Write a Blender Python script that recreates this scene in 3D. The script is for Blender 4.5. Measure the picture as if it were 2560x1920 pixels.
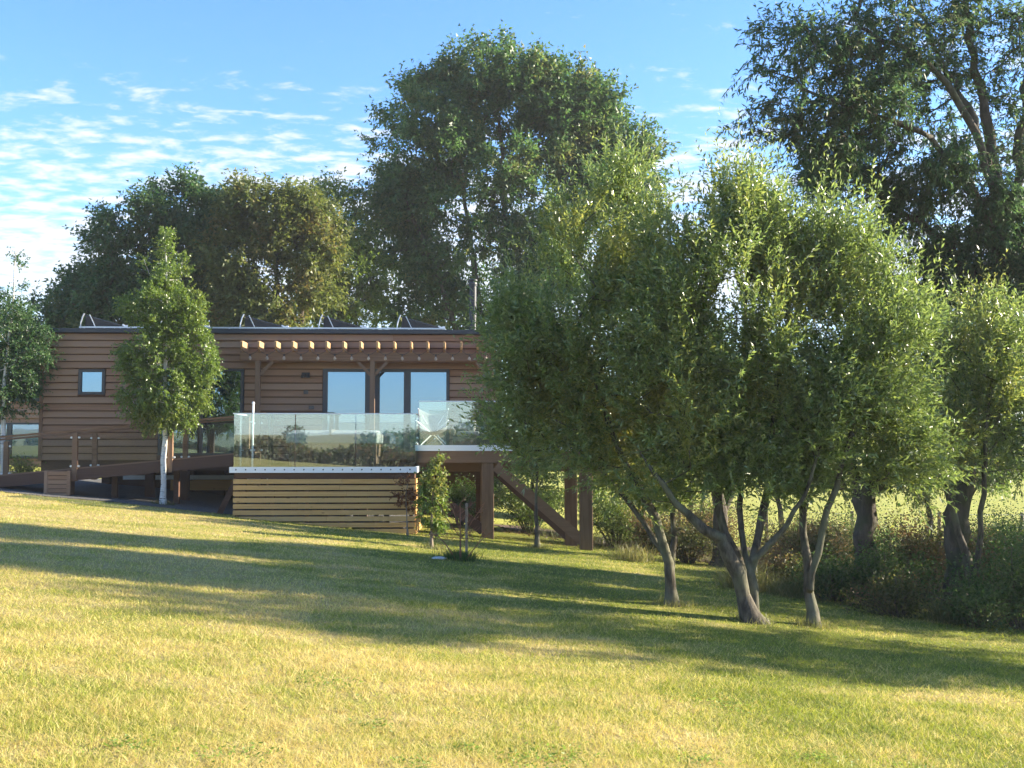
import bpy, math, random
import numpy as np
from mathutils import Vector

for o in list(bpy.data.objects): bpy.data.objects.remove(o)
SC = bpy.context.scene
COL = SC.collection
R = math.radians
rng = np.random.default_rng(11)
random.seed(5)

# ------------------------------------------------------------------ camera, sky, sun, exposure
cam_d = bpy.data.cameras.new('camera'); cam = bpy.data.objects.new('camera', cam_d); COL.objects.link(cam)
cam_d.sensor_width = 36.0; cam_d.lens = 36.0*2700/2560; cam_d.clip_start = 0.1; cam_d.clip_end = 4000
cam.location = (0, 0, 1.6); cam.rotation_euler = (R(90+3.39), 0, R(-2.33))
SC.camera = cam
SUN_EL, SUN_AZ = 21.0, 6.0            # elevation; degrees from +X towards +Y
SC.view_settings.view_transform = 'Standard'; SC.view_settings.look = 'None'
SC.view_settings.gamma = 1.0; SC.view_settings.exposure = 1.90
SC.cycles.max_bounces = 7; SC.cycles.adaptive_threshold = 0.025; SC.cycles.transparent_max_bounces = 16
SC.cycles.sample_clamp_indirect = 6.0

def nd(nt, typ, props=None, **ins):
    n = nt.nodes.new(typ)
    for k, v in (props or {}).items(): setattr(n, k, v)
    for k, v in ins.items():
        key = int(k[1:]) if k[0] == 'i' and k[1:].isdigit() else k.replace('_', ' ')
        s = n.inputs[key]
        if isinstance(v, bpy.types.NodeSocket): nt.links.new(v, s)
        else: s.default_value = v
    return n
def math_(nt, op, a, b=None, clamp=False):
    n = nt.nodes.new('ShaderNodeMath'); n.operation = op; n.use_clamp = clamp
    for i, v in enumerate((a, b)):
        if v is None: continue
        if isinstance(v, bpy.types.NodeSocket): nt.links.new(v, n.inputs[i])
        else: n.inputs[i].default_value = v
    return n.outputs[0]
def mixc(nt, f, a, b, blend='MIX'):
    n = nt.nodes.new('ShaderNodeMix'); n.data_type = 'RGBA'; n.blend_type = blend
    for i, v in ((0, f), (6, a), (7, b)):
        if isinstance(v, bpy.types.NodeSocket): nt.links.new(v, n.inputs[i])
        elif i == 0: n.inputs[0].default_value = v
        else: n.inputs[i].default_value = tuple(v)+((1,) if len(v) == 3 else ())
    return n.outputs[2]
def sstep(nt, v, a, b):
    n = nt.nodes.new('ShaderNodeMapRange'); n.interpolation_type = 'SMOOTHSTEP'
    nt.links.new(v, n.inputs[0]); n.inputs[1].default_value = a; n.inputs[2].default_value = b
    return n.outputs[0]

world = bpy.data.worlds.new('World'); SC.world = world; world.use_nodes = True
nt = world.node_tree; nt.nodes.clear()
sky = nd(nt, 'ShaderNodeTexSky', dict(sky_type='NISHITA', sun_disc=False, sun_elevation=R(SUN_EL), sun_rotation=R(90-SUN_AZ),
         altitude=0, air_density=1.0, dust_density=0.25, ozone_density=4.5))
tc = nd(nt, 'ShaderNodeTexCoord')
sep = nd(nt, 'ShaderNodeSeparateXYZ', Vector=tc.outputs['Generated'])
zz = math_(nt, 'ADD', math_(nt, 'MAXIMUM', sep.outputs[2], 0.0), 0.10)
u = math_(nt, 'DIVIDE', sep.outputs[0], zz); v = math_(nt, 'DIVIDE', sep.outputs[1], zz)
pv = nd(nt, 'ShaderNodeCombineXYZ', X=u, Y=v, Z=0.0)
n1 = nd(nt, 'ShaderNodeTexNoise', Vector=nd(nt, 'ShaderNodeMapping', Vector=pv.outputs[0], Location=(3.1, 7.4, 0.0), Rotation=(0, 0, R(28)), Scale=(9.5, 14.0, 1)).outputs[0], Scale=1.0, Detail=6.0, Roughness=0.60, Distortion=0.25)
n2 = nd(nt, 'ShaderNodeTexNoise', Vector=nd(nt, 'ShaderNodeMapping', Vector=pv.outputs[0], Location=(1.3, 0.2, 0), Scale=(0.55, 0.75, 1)).outputs[0], Scale=1.0, Detail=2.0)
deck = math_(nt, 'SUBTRACT', 1.0, sstep(nt, sep.outputs[2], 0.10, 0.40))
cov = math_(nt, 'ADD', math_(nt, 'MULTIPLY', deck, 0.36), math_(nt, 'MULTIPLY', n2.outputs[0], 0.42))
amt = math_(nt, 'SUBTRACT', math_(nt, 'ADD', n1.outputs[0], cov), 0.80)
cl = math_(nt, 'MULTIPLY', sstep(nt, amt, 0.0, 0.26), 0.85)
cl = math_(nt, 'MULTIPLY', cl, sstep(nt, sep.outputs[2], 0.06, 0.15))
skyc = nd(nt, 'ShaderNodeHueSaturation', Hue=0.505, Saturation=1.12, Value=1.0, Color=sky.outputs[0])
cloudc = mixc(nt, cl, skyc.outputs[0], (2.9, 3.0, 3.15))
bg = nd(nt, 'ShaderNodeBackground', Color=cloudc, Strength=0.105)
nt.links.new(bg.outputs[0], nd(nt, 'ShaderNodeOutputWorld').inputs[0])

sun_d = bpy.data.lights.new('sun', 'SUN'); sun = bpy.data.objects.new('sun', sun_d); COL.objects.link(sun)
sun_d.energy = 5.0; sun_d.angle = R(0.53); sun_d.color = (1.0, 0.89, 0.70)
sdir = Vector((math.cos(R(SUN_EL))*math.cos(R(SUN_AZ)), math.cos(R(SUN_EL))*math.sin(R(SUN_AZ)), math.sin(R(SUN_EL))))
sun.rotation_euler = sdir.to_track_quat('Z', 'Y').to_euler(); sun.location = (60, 10, 30)

# ------------------------------------------------------------------ materials
MATS = {}
def new_mat(name):
    m = bpy.data.materials.new(name); m.use_nodes = True; m.node_tree.nodes.clear(); MATS[name] = m
    return m, m.node_tree
def out(nt, sh, disp=None):
    o = nt.nodes.new('ShaderNodeOutputMaterial'); nt.links.new(sh, o.inputs[0])
def wpos(nt): return nd(nt, 'ShaderNodeNewGeometry').outputs['Position']
def noise(nt, vec, scale, detail=3, rough=0.55, stretch=None):
    if stretch: vec = nd(nt, 'ShaderNodeMapping', Vector=vec, Scale=stretch).outputs[0]
    return nd(nt, 'ShaderNodeTexNoise', Vector=vec, Scale=scale, Detail=detail, Roughness=rough).outputs[0]
def bump(nt, h, strength, dist=0.01): return nd(nt, 'ShaderNodeBump', Height=h, Strength=strength, Distance=dist).outputs[0]

def wood(name, a, b, c, grain=(0.6, 14, 30), rough=0.75, knots=0.0):
    m, nt = new_mat(name); p = wpos(nt); oi = nd(nt, 'ShaderNodeObjectInfo')
    off = nd(nt, 'ShaderNodeVectorMath', dict(operation='SCALE'), i0=nd(nt, 'ShaderNodeCombineXYZ', X=oi.outputs['Random'], Y=oi.outputs['Random'], Z=oi.outputs['Random']).outputs[0])
    off.inputs['Scale'].default_value = 37.0
    q = nd(nt, 'ShaderNodeVectorMath', dict(operation='ADD'), i0=p, i1=off.outputs[0]).outputs[0]
    g = noise(nt, q, 1.6, 6, 0.65, grain); h = noise(nt, q, 0.7, 2, 0.5, (0.6, 3, 3))
    c1 = mixc(nt, sstep(nt, g, 0.3, 0.72), a, b)
    c2 = mixc(nt, sstep(nt, math_(nt, 'ADD', math_(nt, 'MULTIPLY', oi.outputs['Random'], 0.75), math_(nt, 'MULTIPLY', h, 0.45)), 0.15, 1.0), c1, c)
    if knots:
        vo = nd(nt, 'ShaderNodeTexVoronoi', Vector=nd(nt, 'ShaderNodeMapping', Vector=q, Scale=(2.6, 1, 9)).outputs[0], Scale=1.0)
        c2 = mixc(nt, math_(nt, 'MULTIPLY', math_(nt, 'SUBTRACT', 1.0, sstep(nt, vo.outputs['Distance'], 0.05, 0.13)), knots), c2, tuple(x*0.3 for x in a))
    bs = nd(nt, 'ShaderNodeBsdfPrincipled', Base_Color=c2, Roughness=rough, Normal=bump(nt, g, 0.35, 0.01)); bs.inputs['Specular IOR Level'].default_value = 0.25
    out(nt, bs.outputs[0])
wood('cedar', (0.20, 0.105, 0.058), (0.31, 0.175, 0.100), (0.31, 0.20, 0.130))
wood('larch', (0.47, 0.255, 0.085), (0.65, 0.40, 0.15), (0.56, 0.36, 0.15), knots=0.8)
wood('post_oak', (0.125, 0.076, 0.048), (0.21, 0.135, 0.087), (0.19, 0.125, 0.083), grain=(8, 8, 0.6))
wood('fascia_oak', (0.145, 0.082, 0.048), (0.235, 0.142, 0.085), (0.21, 0.13, 0.083))
wood('dark_timber', (0.070, 0.036, 0.024), (0.12, 0.062, 0.040), (0.10, 0.058, 0.040))
wood('rafter_pine', (0.40, 0.225, 0.10), (0.52, 0.32, 0.155), (0.46, 0.28, 0.14), grain=(8, 0.6, 8))
wood('old_stake', (0.28, 0.22, 0.15), (0.38, 0.31, 0.22), (0.33, 0.27, 0.2), grain=(8, 8, 0.7))

def plain(name, col, rough=0.5, metal=0.0, spec=0.5, var=0.15, scale=6.0, bmp=0.0):
    m, nt = new_mat(name); p = wpos(nt); g = noise(nt, p, scale, 4)
    c = mixc(nt, g, tuple(x*(1-var) for x in col), tuple(min(1, x*(1+var)) for x in col))
    bs = nd(nt, 'ShaderNodeBsdfPrincipled', Base_Color=c, Roughness=rough, Metallic=metal); bs.inputs['Specular IOR Level'].default_value = spec
    if bmp: nt.links.new(bump(nt, noise(nt, p, scale*6, 4), bmp, 0.02), bs.inputs['Normal'])
    out(nt, bs.outputs[0])
plain('frame_grey', (0.035, 0.042, 0.052), 0.45)
plain('roof_edge', (0.030, 0.038, 0.050), 0.5)
plain('roof_membrane', (0.09, 0.095, 0.10), 0.8)
plain('aluminium', (0.84, 0.86, 0.88), 0.42, 0.0, var=0.04)
plain('galvanised', (0.62, 0.65, 0.68), 0.4, 0.6, var=0.1, scale=20)
plain('flue_black', (0.028, 0.030, 0.034), 0.42, 0.2)
plain('solar_cell', (0.010, 0.013, 0.022), 0.15, 0.0)
plain('black_rubber', (0.02, 0.02, 0.022), 0.6)
plain('canvas', (0.30, 0.295, 0.285), 0.9, var=0.08, scale=30, bmp=0.15)
plain('cover_vinyl', (0.27, 0.285, 0.30), 0.55, var=0.08, scale=4)
plain('tub_panel', (0.16, 0.10, 0.065), 0.6, scale=5)
plain('wicker', (0.11, 0.10, 0.09), 0.7, scale=30, bmp=0.4)
plain('lamp_black', (0.02, 0.02, 0.02), 0.5)
plain('pale_stone', (0.60, 0.60, 0.58), 0.8, scale=25, bmp=0.4)
plain('stain_dot', (0.05, 0.055, 0.065), 0.5)

def glass_mats():
    m, nt = new_mat('window_glass'); p = wpos(nt)
    nrm = bump(nt, noise(nt, p, 1.3, 1, 0.4), 0.02, 0.05)
    fr = nd(nt, 'ShaderNodeLayerWeight', Blend=0.35)
    g = nd(nt, 'ShaderNodeBsdfGlossy', Color=(0.47, 0.69, 0.95, 1), Roughness=0.015, Normal=nrm)
    d = nd(nt, 'ShaderNodeBsdfDiffuse', Color=(0.012, 0.016, 0.022, 1))
    f = math_(nt, 'ADD', math_(nt, 'MULTIPLY', fr.outputs['Facing'], 0.3), 0.40, True)
    mx = nd(nt, 'ShaderNodeMixShader', i0=f, i1=d.outputs[0], i2=g.outputs[0]); out(nt, mx.outputs[0])
    m, nt = new_mat('rail_glass'); p = wpos(nt)
    nrm = bump(nt, noise(nt, p, 0.9, 1, 0.4), 0.012, 0.05)
    fr = nd(nt, 'ShaderNodeLayerWeight', Blend=0.4)
    g = nd(nt, 'ShaderNodeBsdfGlossy', Color=(0.84, 0.92, 0.95, 1), Roughness=0.012, Normal=nrm)
    t = nd(nt, 'ShaderNodeBsdfTransparent', Color=(0.80, 0.88, 0.86, 1))
    f = math_(nt, 'ADD', math_(nt, 'MULTIPLY', fr.outputs['Facing'], 0.3), 0.23, True)
    mx = nd(nt, 'ShaderNodeMixShader', i0=f, i1=t.outputs[0], i2=g.outputs[0]); out(nt, mx.outputs[0])
    m, nt = new_mat('clear_glass')
    t = nd(nt, 'ShaderNodeBsdfTransparent', Color=(0.975, 0.985, 0.98, 1)); g = nd(nt, 'ShaderNodeBsdfGlossy', Roughness=0.01)
    mx = nd(nt, 'ShaderNodeMixShader', i0=0.007, i1=t.outputs[0], i2=g.outputs[0]); out(nt, mx.outputs[0])
    m, nt = new_mat('bulb_glass')
    t = nd(nt, 'ShaderNodeBsdfTransparent', Color=(0.85, 0.82, 0.75, 1)); g = nd(nt, 'ShaderNodeBsdfPrincipled', Base_Color=(0.6, 0.5, 0.4, 1), Roughness=0.15)
    mx = nd(nt, 'ShaderNodeMixShader', i0=0.55, i1=t.outputs[0], i2=g.outputs[0]); out(nt, mx.outputs[0])
glass_mats()

def leaf_mat(name, a, b, acc, acc_lo=0.55, acc_hi=0.75, trans=0.45, acc_scale=0.6, gloss=0.35, rough=0.42):
    m, nt = new_mat(name); p = wpos(nt)
    r = nd(nt, 'ShaderNodeAttribute', dict(attribute_name='rnd')).outputs['Fac']
    c = mixc(nt, r, a, b)
    n = math_(nt, 'ADD', noise(nt, p, acc_scale, 3), math_(nt, 'MULTIPLY', math_(nt, 'SUBTRACT', r, 0.5), 0.16))
    c = mixc(nt, sstep(nt, n, acc_lo, acc_hi), c, acc)
    bs = nd(nt, 'ShaderNodeBsdfPrincipled', Base_Color=c, Roughness=rough); bs.inputs['Specular IOR Level'].default_value = gloss
    tcol = nd(nt, 'ShaderNodeHueSaturation', Hue=0.5, Saturation=1.1, Value=1.7, Color=c)
    tr = nd(nt, 'ShaderNodeBsdfTranslucent', Color=tcol.outputs[0])
    mx = nd(nt, 'ShaderNodeMixShader', i0=trans, i1=bs.outputs[0], i2=tr.outputs[0]); out(nt, mx.outputs[0])
leaf_mat('leaf_big', (0.046, 0.098, 0.034), (0.098, 0.160, 0.050), (0.190, 0.180, 0.060), 0.52, 0.78)
leaf_mat('leaf_dark', (0.036, 0.082, 0.032), (0.074, 0.128, 0.044), (0.115, 0.145, 0.050), 0.55, 0.8)
leaf_mat('leaf_brown', (0.080, 0.110, 0.032), (0.145, 0.160, 0.046), (0.190, 0.130, 0.045), 0.52, 0.78)
leaf_mat('leaf_light', (0.080, 0.130, 0.032), (0.150, 0.205, 0.050), (0.215, 0.205, 0.060), 0.55, 0.75)
leaf_mat('leaf_willow', (0.105, 0.155, 0.050), (0.215, 0.265, 0.078), (0.300, 0.285, 0.070), 0.5, 0.8, gloss=0.8, rough=0.30)
leaf_mat('leaf_ash', (0.046, 0.090, 0.040), (0.092, 0.145, 0.055), (0.150, 0.135, 0.070), 0.56, 0.8, trans=0.5)
leaf_mat('leaf_birch', (0.085, 0.135, 0.030), (0.165, 0.225, 0.048), (0.225, 0.225, 0.050), 0.55, 0.8, gloss=0.6, rough=0.34)
leaf_mat('leaf_shrub', (0.042, 0.082, 0.026), (0.092, 0.142, 0.040), (0.145, 0.115, 0.052), 0.52, 0.76, acc_scale=0.9, gloss=0.2)
leaf_mat('leaf_bramble', (0.054, 0.072, 0.024), (0.108, 0.114, 0.038), (0.162, 0.102, 0.054), 0.42, 0.66, acc_scale=1.1, gloss=0.2)
leaf_mat('leaf_red', (0.13, 0.055, 0.030), (0.20, 0.095, 0.045), (0.11, 0.10, 0.04), 0.5, 0.8, acc_scale=3)
leaf_mat('leaf_weed', (0.12, 0.19, 0.040), (0.20, 0.28, 0.060), (0.25, 0.27, 0.07), 0.5, 0.8, acc_scale=3)
leaf_mat('leaf_litter', (0.085, 0.050, 0.028), (0.17, 0.105, 0.055), (0.06, 0.05, 0.03), 0.5, 0.8, trans=0.1, acc_scale=2)
leaf_mat('leaf_tallgrass', (0.095, 0.115, 0.035), (0.22, 0.19, 0.075), (0.075, 0.11, 0.03), 0.48, 0.7, acc_scale=0.8)

def lawn_colour(nt, r=None):
    """straw and green patches of a dry mown lawn, by world position"""
    p = wpos(nt); sp = nd(nt, 'ShaderNodeSeparateXYZ', Vector=p)
    flat = nd(nt, 'ShaderNodeCombineXYZ', X=sp.outputs[0], Y=sp.outputs[1], Z=0.0).outputs[0]
    a = math_(nt, 'SUBTRACT', noise(nt, flat, 0.55, 4, 0.6, (1, 0.7, 1)), math_(nt, 'MULTIPLY', sstep(nt, noise(nt, flat, 0.8, 2, 0.5), 0.5, 0.62), 0.13)); b = noise(nt, flat, 2.3, 4, 0.65); c = noise(nt, flat, 7.0, 3, 0.6)
    t = math_(nt, 'ADD', math_(nt, 'ADD', math_(nt, 'MULTIPLY', a, 0.55), math_(nt, 'MULTIPLY', b, 0.3)), math_(nt, 'MULTIPLY', c, 0.2))
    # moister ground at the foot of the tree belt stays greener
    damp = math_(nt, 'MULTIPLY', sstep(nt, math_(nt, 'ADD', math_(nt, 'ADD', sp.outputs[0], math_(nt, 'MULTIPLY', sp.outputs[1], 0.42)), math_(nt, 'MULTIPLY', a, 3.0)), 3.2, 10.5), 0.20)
    mow = nd(nt, 'ShaderNodeTexWave', dict(bands_direction='Y'), Vector=nd(nt, 'ShaderNodeMapping', Vector=flat, Rotation=(0, 0, R(-9))).outputs[0], Scale=0.33, Distortion=1.2, Detail=1.0).outputs['Fac']
    t = math_(nt, 'ADD', t, math_(nt, 'MULTIPLY', math_(nt, 'SUBTRACT', mow, 0.45), 0.07))
    far = math_(nt, 'MULTIPLY', sstep(nt, sp.outputs[1], 30, 36), 0.25)
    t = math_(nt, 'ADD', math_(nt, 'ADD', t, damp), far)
    if r is not None: t = math_(nt, 'ADD', t, math_(nt, 'MULTIPLY', math_(nt, 'SUBTRACT', r, 0.5), 0.42))
    straw = mixc(nt, sstep(nt, c, 0.3, 0.7), (0.54, 0.425, 0.150), (0.68, 0.570, 0.245))
    green = mixc(nt, sstep(nt, b, 0.3, 0.7), (0.150, 0.200, 0.028), (0.27, 0.31, 0.045))
    mid = mixc(nt, sstep(nt, t, 0.47, 0.62), straw, (0.47, 0.45, 0.100))
    return mixc(nt, sstep(nt, sp.outputs[1], 29.5, 31.5), mixc(nt, sstep(nt, t, 0.56, 0.74), mid, green), mixc(nt, sstep(nt, b, 0.3, 0.7), (0.52, 0.56, 0.09), (0.66, 0.65, 0.15))), c, p
def ground_mats():
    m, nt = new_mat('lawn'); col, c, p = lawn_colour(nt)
    f = noise(nt, p, 45, 3, 0.7)
    col = mixc(nt, math_(nt, 'MULTIPLY', sstep(nt, f, 0.35, 0.6), 0.35), mixc(nt, 0.62, col, (0.085, 0.065, 0.03)), col)
    bs = nd(nt, 'ShaderNodeBsdfPrincipled', Base_Color=col, Roughness=0.9, Normal=bump(nt, f, 0.8, 0.03)); bs.inputs['Specular IOR Level'].default_value = 0.1
    out(nt, bs.outputs[0])
    m, nt = new_mat('grass_blade'); r = nd(nt, 'ShaderNodeAttribute', dict(attribute_name='rnd')).outputs['Fac']
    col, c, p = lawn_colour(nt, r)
    d = nd(nt, 'ShaderNodeBsdfPrincipled', Base_Color=col, Roughness=0.55); d.inputs['Specular IOR Level'].default_value = 0.3
    tr = nd(nt, 'ShaderNodeBsdfTranslucent', Color=nd(nt, 'ShaderNodeHueSaturation', Saturation=1.1, Value=1.25, Color=col).outputs[0])
    mx = nd(nt, 'ShaderNodeMixShader', i0=0.42, i1=d.outputs[0], i2=tr.outputs[0]); out(nt, mx.outputs[0])
    m, nt = new_mat('gravel'); p = wpos(nt)
    vo = nd(nt, 'ShaderNodeTexVoronoi', Vector=p, Scale=38.0)
    col = mixc(nt, vo.outputs['Color'], (0.060, 0.058, 0.054), (0.15, 0.145, 0.135))
    bs = nd(nt, 'ShaderNodeBsdfPrincipled', Base_Color=col, Roughness=0.9, Normal=bump(nt, vo.outputs['Distance'], 1.0, 0.03)); out(nt, bs.outputs[0])
    m, nt = new_mat('earth'); p = wpos(nt); f = noise(nt, p, 9, 5, 0.7)
    bs = nd(nt, 'ShaderNodeBsdfPrincipled', Base_Color=mixc(nt, f, (0.055, 0.035, 0.022), (0.15, 0.10, 0.06)), Roughness=0.95, Normal=bump(nt, f, 0.9, 0.06)); out(nt, bs.outputs[0])
ground_mats()

def bark(name, a, b, moss=None, birch=False, scale=9):
    m, nt = new_mat(name); p = wpos(nt)
    g = noise(nt, p, scale, 5, 0.7, (1, 1, 0.28) if not birch else (1, 1, 3.2)); c = mixc(nt, sstep(nt, g, 0.32, 0.7), a, b)
    if birch:
        h = noise(nt, p, 7, 3, 0.6, (0.6, 0.6, 4.5)); c = mixc(nt, sstep(nt, h, 0.60, 0.66), c, (0.03, 0.028, 0.025))
    if moss: c = mixc(nt, math_(nt, 'MULTIPLY', sstep(nt, noise(nt, p, 2.2, 3), 0.45, 0.65), 0.6), c, moss)
    bs = nd(nt, 'ShaderNodeBsdfPrincipled', Base_Color=c, Roughness=0.85, Normal=bump(nt, g, 0.7, 0.03)); bs.inputs['Specular IOR Level'].default_value = 0.2
    out(nt, bs.outputs[0])
bark('bark_willow', (0.035, 0.030, 0.024), (0.135, 0.115, 0.088), moss=(0.16, 0.165, 0.10), scale=14)
bark('bark_dark', (0.055, 0.045, 0.035), (0.13, 0.108, 0.085), moss=(0.06, 0.075, 0.03))
bark('bark_birch', (0.58, 0.55, 0.50), (0.72, 0.70, 0.66), birch=True)
bark('bark_sapling', (0.16, 0.13, 0.10), (0.28, 0.23, 0.18))
bark('bark_redtwig', (0.24, 0.11, 0.07), (0.36, 0.20, 0.13))

# ------------------------------------------------------------------ object helpers
def tag(o, label=None, cat=None, group=None, kind=None):
    if label: o['label'] = label
    if cat: o['category'] = cat
    if group: o['group'] = group
    if kind: o['kind'] = kind
    return o
def empty(name, loc, label, cat, group=None):
    o = bpy.data.objects.new(name, None); COL.objects.link(o); o.location = loc; o.empty_display_size = 0.2
    return tag(o, label, cat, group)
ORG = {}
def wloc(o):
    v = Vector((0, 0, 0))
    while o: v += o.location; o = o.parent
    return v
def link(name, me, parent=None, loc=None, world=True):
    """mesh in world coordinates, origin moved to `loc` (or left at the parent's)"""
    o = bpy.data.objects.new(name, me); COL.objects.link(o)
    if parent: o.parent = parent; o.location = -wloc(parent) + Vector(loc or (0, 0, 0))
    elif loc: o.location = loc
    return o
class MB:
    def __init__(s): s.v = []; s.f = []
    def box(s, x0, x1, y0, y1, z0, z1):
        n = len(s.v); s.v += [(x, y, z) for z in (z0, z1) for y in (y0, y1) for x in (x0, x1)]
        s.f += [tuple(n+i for i in q) for q in ((0,2,3,1),(4,5,7,6),(0,1,5,4),(1,3,7,5),(3,2,6,7),(2,0,4,6))]; return s
    def prism(s, prof, x0, x1):
        """profile (y,z) extruded along x"""
        n = len(s.v); k = len(prof)
        s.v += [(x0, y, z) for y, z in prof] + [(x1, y, z) for y, z in prof]
        s.f += [tuple(n+i for i in range(k)), tuple(n+k+i for i in reversed(range(k)))]
        s.f += [(n+i, n+k+i, n+k+(i+1) % k, n+(i+1) % k) for i in range(k)]; return s
    def beam(s, a, b, w, h, up=(0, 0, 1)):
        """bar from a to b, w across, h along `up`"""
        a = Vector(a); b = Vector(b); d = (b-a).normalized(); u = Vector(up); sd = d.cross(u).normalized(); u = sd.cross(d).normalized()
        n = len(s.v)
        for p in (a, b):
            for i, j in ((-1,-1),(1,-1),(1,1),(-1,1)): s.v.append(tuple(p+sd*(w/2*i)+u*(h/2*j)))
        s.f += [tuple(n+i for i in q) for q in ((0,1,2,3),(7,6,5,4),(0,4,5,1),(1,5,6,2),(2,6,7,3),(3,7,4,0))]; return s
    def tube(s, pts, r, k=8, cap=True):
        pts = [Vector(p) for p in pts]; n0 = len(s.v); m = len(pts); rs = r if isinstance(r, (list, tuple)) else [r]*m
        for i, p in enumerate(pts):
            d = (pts[min(i+1, m-1)]-pts[max(i-1, 0)]).normalized(); ref = Vector((1, 0.02, 0.01)) if abs(d.x) < 0.9 else Vector((0, 1, 0.01))
            a = d.cross(ref).normalized(); b = d.cross(a)
            for j in range(k):
                t = 2*math.pi*j/k; s.v.append(tuple(p+(a*math.cos(t)+b*math.sin(t))*rs[i]))
        for i in range(m-1):
            for j in range(k): s.f.append((n0+i*k+j, n0+i*k+(j+1) % k, n0+(i+1)*k+(j+1) % k, n0+(i+1)*k+j))
        if cap: s.f += [tuple(n0+j for j in reversed(range(k))), tuple(n0+(m-1)*k+j for j in range(k))]
        return s
    def lathe(s, c, prof, k=12):
        n0 = len(s.v)
        for r, z in prof:
            for j in range(k): t = 2*math.pi*j/k; s.v.append((c[0]+r*math.cos(t), c[1]+r*math.sin(t), c[2]+z))
        for i in range(len(prof)-1):
            for j in range(k): s.f.append((n0+i*k+j, n0+i*k+(j+1) % k, n0+(i+1)*k+(j+1) % k, n0+(i+1)*k+j))
        s.f += [tuple(n0+j for j in reversed(range(k))), tuple(n0+(len(prof)-1)*k+j for j in range(k))]; return s
    def mesh(s, mat, smooth=False):
        me = bpy.data.meshes.new('m'); me.from_pydata(s.v, [], s.f); me.materials.append(MATS[mat]); me.validate()
        if smooth: me.polygons.foreach_set('use_smooth', [True]*len(me.polygons))
        return me
    def build(s, name, mat, parent=None, smooth=False, bevel=0.0, loc=None):
        if loc: s.v = [(x-loc[0], y-loc[1], z-loc[2]) for x, y, z in s.v]
        o = link(name, s.mesh(mat, smooth), parent, loc); o.data.name = name
        if bevel: b = o.modifiers.new('bevel', 'BEVEL'); b.width = bevel; b.segments = 2
        return o
def np_mesh(name, V, F, mat, rnd=None, smooth=False):
    """V (n,3), F (m,k) with constant k"""
    me = bpy.data.meshes.new(name); m, k = F.shape
    me.vertices.add(len(V)); me.vertices.foreach_set('co', V.astype(np.float32).ravel())
    me.loops.add(m*k); me.loops.foreach_set('vertex_index', F.astype(np.int32).ravel())
    me.polygons.add(m); me.polygons.foreach_set('loop_start', np.arange(0, m*k, k, dtype=np.int32))
    if smooth: me.polygons.foreach_set('use_smooth', np.ones(m, dtype=bool))
    me.update(calc_edges=True); me.materials.append(MATS[mat])
    if rnd is not None: me.attributes.new('rnd', 'FLOAT', 'FACE').data.foreach_set('value', rnd.astype(np.float32))
    return me

# ------------------------------------------------------------------ ground
def ss(a, b, x): t = np.clip((np.asarray(x, float)-a)/(b-a), 0, 1); return t*t*(3-2*t)
def gz(x, y):
    x = np.asarray(x, float); y = np.asarray(y, float)
    xs = np.where(x > 6, 6+3*(1-np.exp(-np.maximum(x-6, 0)/3)), x); xs = np.where(x < -14, -14-3*(1-np.exp(-np.maximum(-14-x, 0)/3)), xs)
    ys = np.where(y > 26, 26+4*(1-np.exp(-np.maximum(y-26, 0)/4)), np.maximum(y, -15))
    xs = xs*ss(-32, -2, y)
    z = -0.10*xs-0.015*ys + ss(32, 110, y)*2.0 + ss(110, 600, y)*9
    z = z - ss(-12, -60, y)*2.4 + ss(-90, -420, y)*(10.5+2.6*np.sin(x*0.013+1.0)+1.8*np.sin(x*0.031))
    z = z + ss(70, 500, np.abs(x))*7
    return z + 0.012*np.sin(x*1.7+0.6*y)*np.cos(y*1.3)*ss(60, 30, np.abs(x)+np.abs(y)*0.5)
def g1(x, y): return float(gz(x, y))
def axis(lo, hi, fine, far):
    a = list(np.arange(lo, hi+1e-6, fine)); s = fine; p = hi; q = lo; up = []; dn = []
    while p < far: s *= 1.25; p += s; q -= s; up.append(p); dn.append(q)
    return np.array(dn[::-1]+a+up)
gx = axis(-22, 24, 0.5, 900); gy = axis(-6, 44, 0.5, 900)
GX, GY = np.meshgrid(gx, gy); V = np.stack([GX, GY, gz(GX, GY)], -1).reshape(-1, 3)
nx, ny = len(gx), len(gy); I = np.arange(nx*ny).reshape(ny, nx)
F = np.stack([I[:-1, :-1], I[:-1, 1:], I[1:, 1:], I[1:, :-1]], -1).reshape(-1, 4)
tag(link('lawn', np_mesh('lawn', V, F, 'lawn', smooth=True)), 'dry sloping mown lawn, yellow straw mixed with green', 'lawn', kind='structure')
def sheet(name, outline_fn, x0, x1, y0, y1, step, lift, mat):
    xs = np.arange(x0, x1+1e-6, step); ys = np.arange(y0, y1+1e-6, step); X, Y = np.meshgrid(xs, ys)
    V = np.stack([X, Y, gz(X, Y)+lift], -1).reshape(-1, 3); n, m = len(xs), len(ys); I = np.arange(n*m).reshape(m, n)
    F = np.stack([I[:-1, :-1], I[:-1, 1:], I[1:, 1:], I[1:, :-1]], -1).reshape(-1, 4)
    c = V[F].mean(1); F = F[outline_fn(c[:, 0], c[:, 1])]
    return link(name, np_mesh(name, V, F, mat, smooth=True))
tag(sheet('gravel_bed', lambda x, y: (y > 23.75-0.04*(x+5)), -13.5, -1.4, 23.4, 33, 0.1, 0.012, 'gravel'), 'grey gravel bed under the cabin and ramp', 'gravel', kind='structure')
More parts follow.
